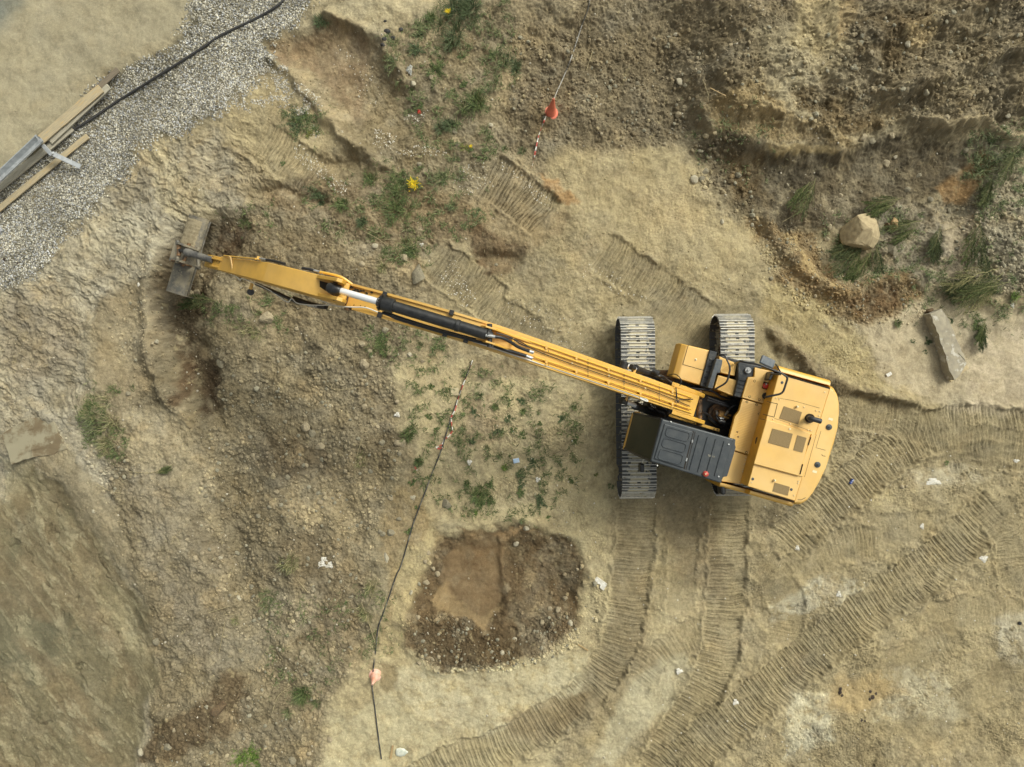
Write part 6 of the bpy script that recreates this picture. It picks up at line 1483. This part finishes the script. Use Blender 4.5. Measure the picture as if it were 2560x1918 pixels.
def block(P, z0, z1, mat, name, lab, cat, jag=.02, bev=.02):
    P3 = []; n = len(P)
    for i in range(n):
        a, b = P[i], P[(i+1) % n]; k = max(1, int(math.hypot(a[0]-b[0], a[1]-b[1])/9))
        P3 += [(a[0]+(b[0]-a[0])*j/k, a[1]+(b[1]-a[1])*j/k) for j in range(k)]
    c = V22(sum(p[0] for p in P)/n, sum(p[1] for p in P)/n, 0); gz = ground_z(c.x, c.y); c.z = gz
    r_ = random.Random(int(P[0][0])); T = [V22(x, y, gz+z1)-c for x, y in P3]; T = [p+Vector((r_.uniform(-jag,jag), r_.uniform(-jag,jag), 0)) for p in T]
    m = MB(); cen = sum(T, Vector())/len(T); mid_ = [p.lerp(cen, .45)+Vector((0,0,r_.uniform(-jag,jag))) for p in T]; 
    A_ = sum(T[i].x*T[(i+1) % len(T)].y-T[(i+1) % len(T)].x*T[i].y for i in range(len(T)))
    m.loft([[Vector((p.x, p.y, z0)) for p in T], T, mid_]); o = m.build(name, mat, None, bevel=bev if bev else 0); o.location = c; return tag(o, lab, cat)
block([(2010,678),(2034,668),(2050,690),(2066,730),(2090,786),(2078,806),(2062,822),(2052,800),(2036,750)], -.1, .36, CONC, 'concrete_beam', 'fallen rough-topped concrete beam on pale sand at the right', 'concrete beam', .018, .012)
plank((2052,821),(2090,791), .10, .05, .05, pmat('fresh_wood', (.55,.45,.26), (.42,.33,.19), 4, .8, 0, .2), 'short pale timber offcut by the lower end of the concrete beam', 'timber_offcut', 'timber')
block([(2,938),(40,915),(95,896),(115,910),(128,940),(145,972),(105,984),(60,992),(22,1004),(12,968)], -.3, .12, pmat('stained_slab', (.29,.26,.175), (.17,.13,.075), 2.4, .95, 0, .8, .46, .60), 'concrete_slab', 'broken concrete slab with brown stains at the left edge', 'concrete slab', .025, .015)
block([(1284,1252),(1290,1246),(1312,1262),(1304,1276),(1296,1270),(1299,1265),(1291,1260)], -.02, .05, WHT, 'concrete_fragment', 'pale angular concrete fragment left of the first track imprint', 'concrete fragment', .008, .005)
# square board and sticks
plank((975,846),(992,846), .20, .03, .02, pmat('plywood', (.50,.43,.27), (.42,.35,.22), 5, .8), 'square wooden board lying beside the barrier tape', 'wooden_board', 'board')
plank((844,1637),(849,1609), .06, .02, .01, pmat('lath', (.42,.30,.14), (.34,.24,.12), 5, .8), 'upright thin lath left of the crushed clear bottle', 'wooden_stick', 'stick')
plank((1250,1393),(1272,1406), .035, .02, .01, bpy.data.materials['lath'], 'orange-brown stick on grey silt below the pit', 'wooden_stick', 'stick')
plank((1535,191),(1568,208), .025, .015, .01, bpy.data.materials['lath'], 'short brown stick right of the pale stones above the slope', 'wooden_stick', 'stick')

# ------------------------------------------------------------------ litter
def crumple(x, y, rx, ry, hgt, mat, name, lab, cat, seed, rot=0, n=16):
    r_ = np.random.default_rng(seed); m = MB(); g_ = n; V_, F_ = [], []
    for j in range(g_):
        for i in range(g_):
            u, v = 2*i/(g_-1)-1, 2*j/(g_-1)-1; k = max(abs(u), abs(v)) or 1; l = math.hypot(u, v) or 1; s_ = k/l; a = math.atan2(v, u)
            rr_ = s_*(1+.22*math.sin(3*a+seed)+.12*math.sin(7*a+2*seed)); V_.append((u*rr_*rx*M22, v*rr_*ry*M22, hgt*(.35+.65*r_.random())*(1-.8*k**3)))
    for j in range(g_-1):
        for i in range(g_-1): F_.append((j*g_+i, j*g_+i+1, (j+1)*g_+i+1, (j+1)*g_+i))
    m.add(V_, F_); o = m.build(name, mat, None); o.location = G(x, y, .012); o.rotation_euler = (0, 0, rot); return tag(o, lab, cat)
crumple(703, 1217, 16, 12, .05, WHT, 'plastic_bag', 'crumpled white plastic bag on the stony ground left of the line', 'plastic bag', 3)
crumple(858, 896, 6, 5, .03, WHT, 'paper_scrap', 'small crumpled white paper scrap right of the dark damp patch', 'paper', 4)
crumple(885, 151, 6, 10, .04, pmat('grey_film', (.50,.50,.46), (.25,.25,.22), 14, .6), 'plastic_scrap', 'grey-white plastic scrap between two leafy weeds', 'plastic', 5)
crumple(911, 529, 4, 4, .03, WHT, 'plastic_scrap', 'white plastic scrap above the flat rock slab', 'plastic', 6)
crumple(907, 242, 6, 4, .02, RED, 'red_scrap', 'small red scrap on the soil beside tiny weeds', 'plastic', 7, -.5)
crumple(300, 615, 3, 4, .03, WHT, 'paper_cup', 'small white cup on the bank left of the bucket', 'cup', 8)
crumple(2016, 1041, 15, 7, .02, pmat('milky_film', (.62,.60,.54), (.52,.49,.40), 5, .5), 'plastic_sheet', 'flat milky plastic sheet on pale silt right of the counterweight', 'plastic sheet', 9)
crumple(1722, 1184, 5, 5, .03, WHT, 'paper_scrap', 'white scrap in the faint imprints below the counterweight', 'paper', 10)
crumple(1992, 1137, 4, 6, .02, WHT, 'paper_scrap', 'thin pale scrap between the two diagonal imprints', 'paper', 11)
crumple(2125, 1207, 8, 7, .03, WHT, 'paper_scrap', 'torn white scrap beside the bend of the big diagonal imprint', 'paper', 12)
crumple(2195, 996, 6, 4, .03, WHT, 'paper_scrap', 'white scrap near the right edge by the upper imprint', 'paper', 13)
crumple(1467, 1450, 7, 6, .03, WHT, 'paper_scrap', 'white crumpled scrap between the two curved imprints', 'paper', 14)
crumple(1589, 1517, 6, 6, .03, WHT, 'paper_scrap', 'white crumpled scrap at the crossing of two imprints', 'paper', 15)
crumple(1812, 1284, 5, 6, .03, WHT, 'paper_scrap', 'white scrap on pale silt above the big diagonal imprint', 'paper', 16)
crumple(2187, 659, 4, 6, .03, WHT, 'paper_scrap', 'white scrap below the tangled branches', 'paper', 17)
crumple(892, 1075, 6, 5, .02, ROCKW, 'paper_scrap', 'pale flat scrap touching the dark ground line', 'paper', 18)
crumple(1014, 999, 5, 6, .03, WHT, 'paper_scrap', 'white tile-like scrap among the small weeds', 'paper', 19)
crumple(1162, 1036, 5, 5, .02, WHT, 'paper_scrap', 'thin white wrapper between the dark weeds', 'paper', 20)
m = MB(); m.box((0,0,.02), .16, .12, .035); m.box((0,0,.04), .12, .08, .01); o = m.build('blue_box', pmat('light_blue', (.36,.52,.72), (.52,.60,.68), 12, .45), None, bevel=.012); o.location = G(1115, 995, 0); o.rotation_euler = (.05,.08,.2); tag(o, 'light blue plastic box lid left of the small dark weeds', 'box')
m = MB(); m.tube([(-.075,0,.035), (-.068,0,.035), (.068,0,.035), (.075,0,.035)], [.024,.034,.034,.024], 16); o = m.build('drink_can', pmat('blue_white_can', (.05,.09,.32), (.72,.74,.76), 7, .3, .3, 0, .5, .53), None, smooth=True); o.location = G(1838, 1040, 0); o.rotation_euler = (0,0,.95); tag(o, 'crushed blue and white drink can by the edge of the diagonal imprint', 'can')
m = MB(); m.box((0,0,.02), .15, .085, .05); o = m.build('white_block', WHT, None, bevel=.01); o.location = G(1919, 809, 0); o.rotation_euler = (0,0,.5); tag(o, 'small white rectangular block on the wrinkled sand above the counterweight', 'block')
m = MB(); m.tube([(-.15,0,.05), (-.12,0,.05), (-.02,0,.05), (.08,0,.05), (.14,0,.05), (.18,0,.05)], [.05,.10,.12,.10,.04,.02], 16)
o = m.build('plastic_bottle', pmat('clear_plastic', (.42,.45,.38), (.62,.62,.52), 12, .2), None, smooth=True); o.scale = (1,1,.45); o.location = G(867, 1624, 0); o.rotation_euler = (0,0,.0); tag(o, 'flattened clear plastic bottle on the sand at the bottom', 'bottle')
m = MB(); m.tube([(0,0,0), (0,0,.03)], .045, 16); m.tube([(0,0,.03), (0,0,.034)], .03, 16); o = m.build('pipe_cap', DRK, None, smooth=True); o.location = G(2202, 1346, 0); tag(o, 'small black cap near the right edge on pale soil', 'cap')
m = MB(); m.box((0,0,.06), .12, .20, .08); o = m.build('metal_bracket', GALV, None, bevel=.01); o.location = G(2, 496, 0); o.rotation_euler = (0,0,.6); tag(o, 'grey metal piece cut by the left edge on the gravel', 'metal piece')
settle()
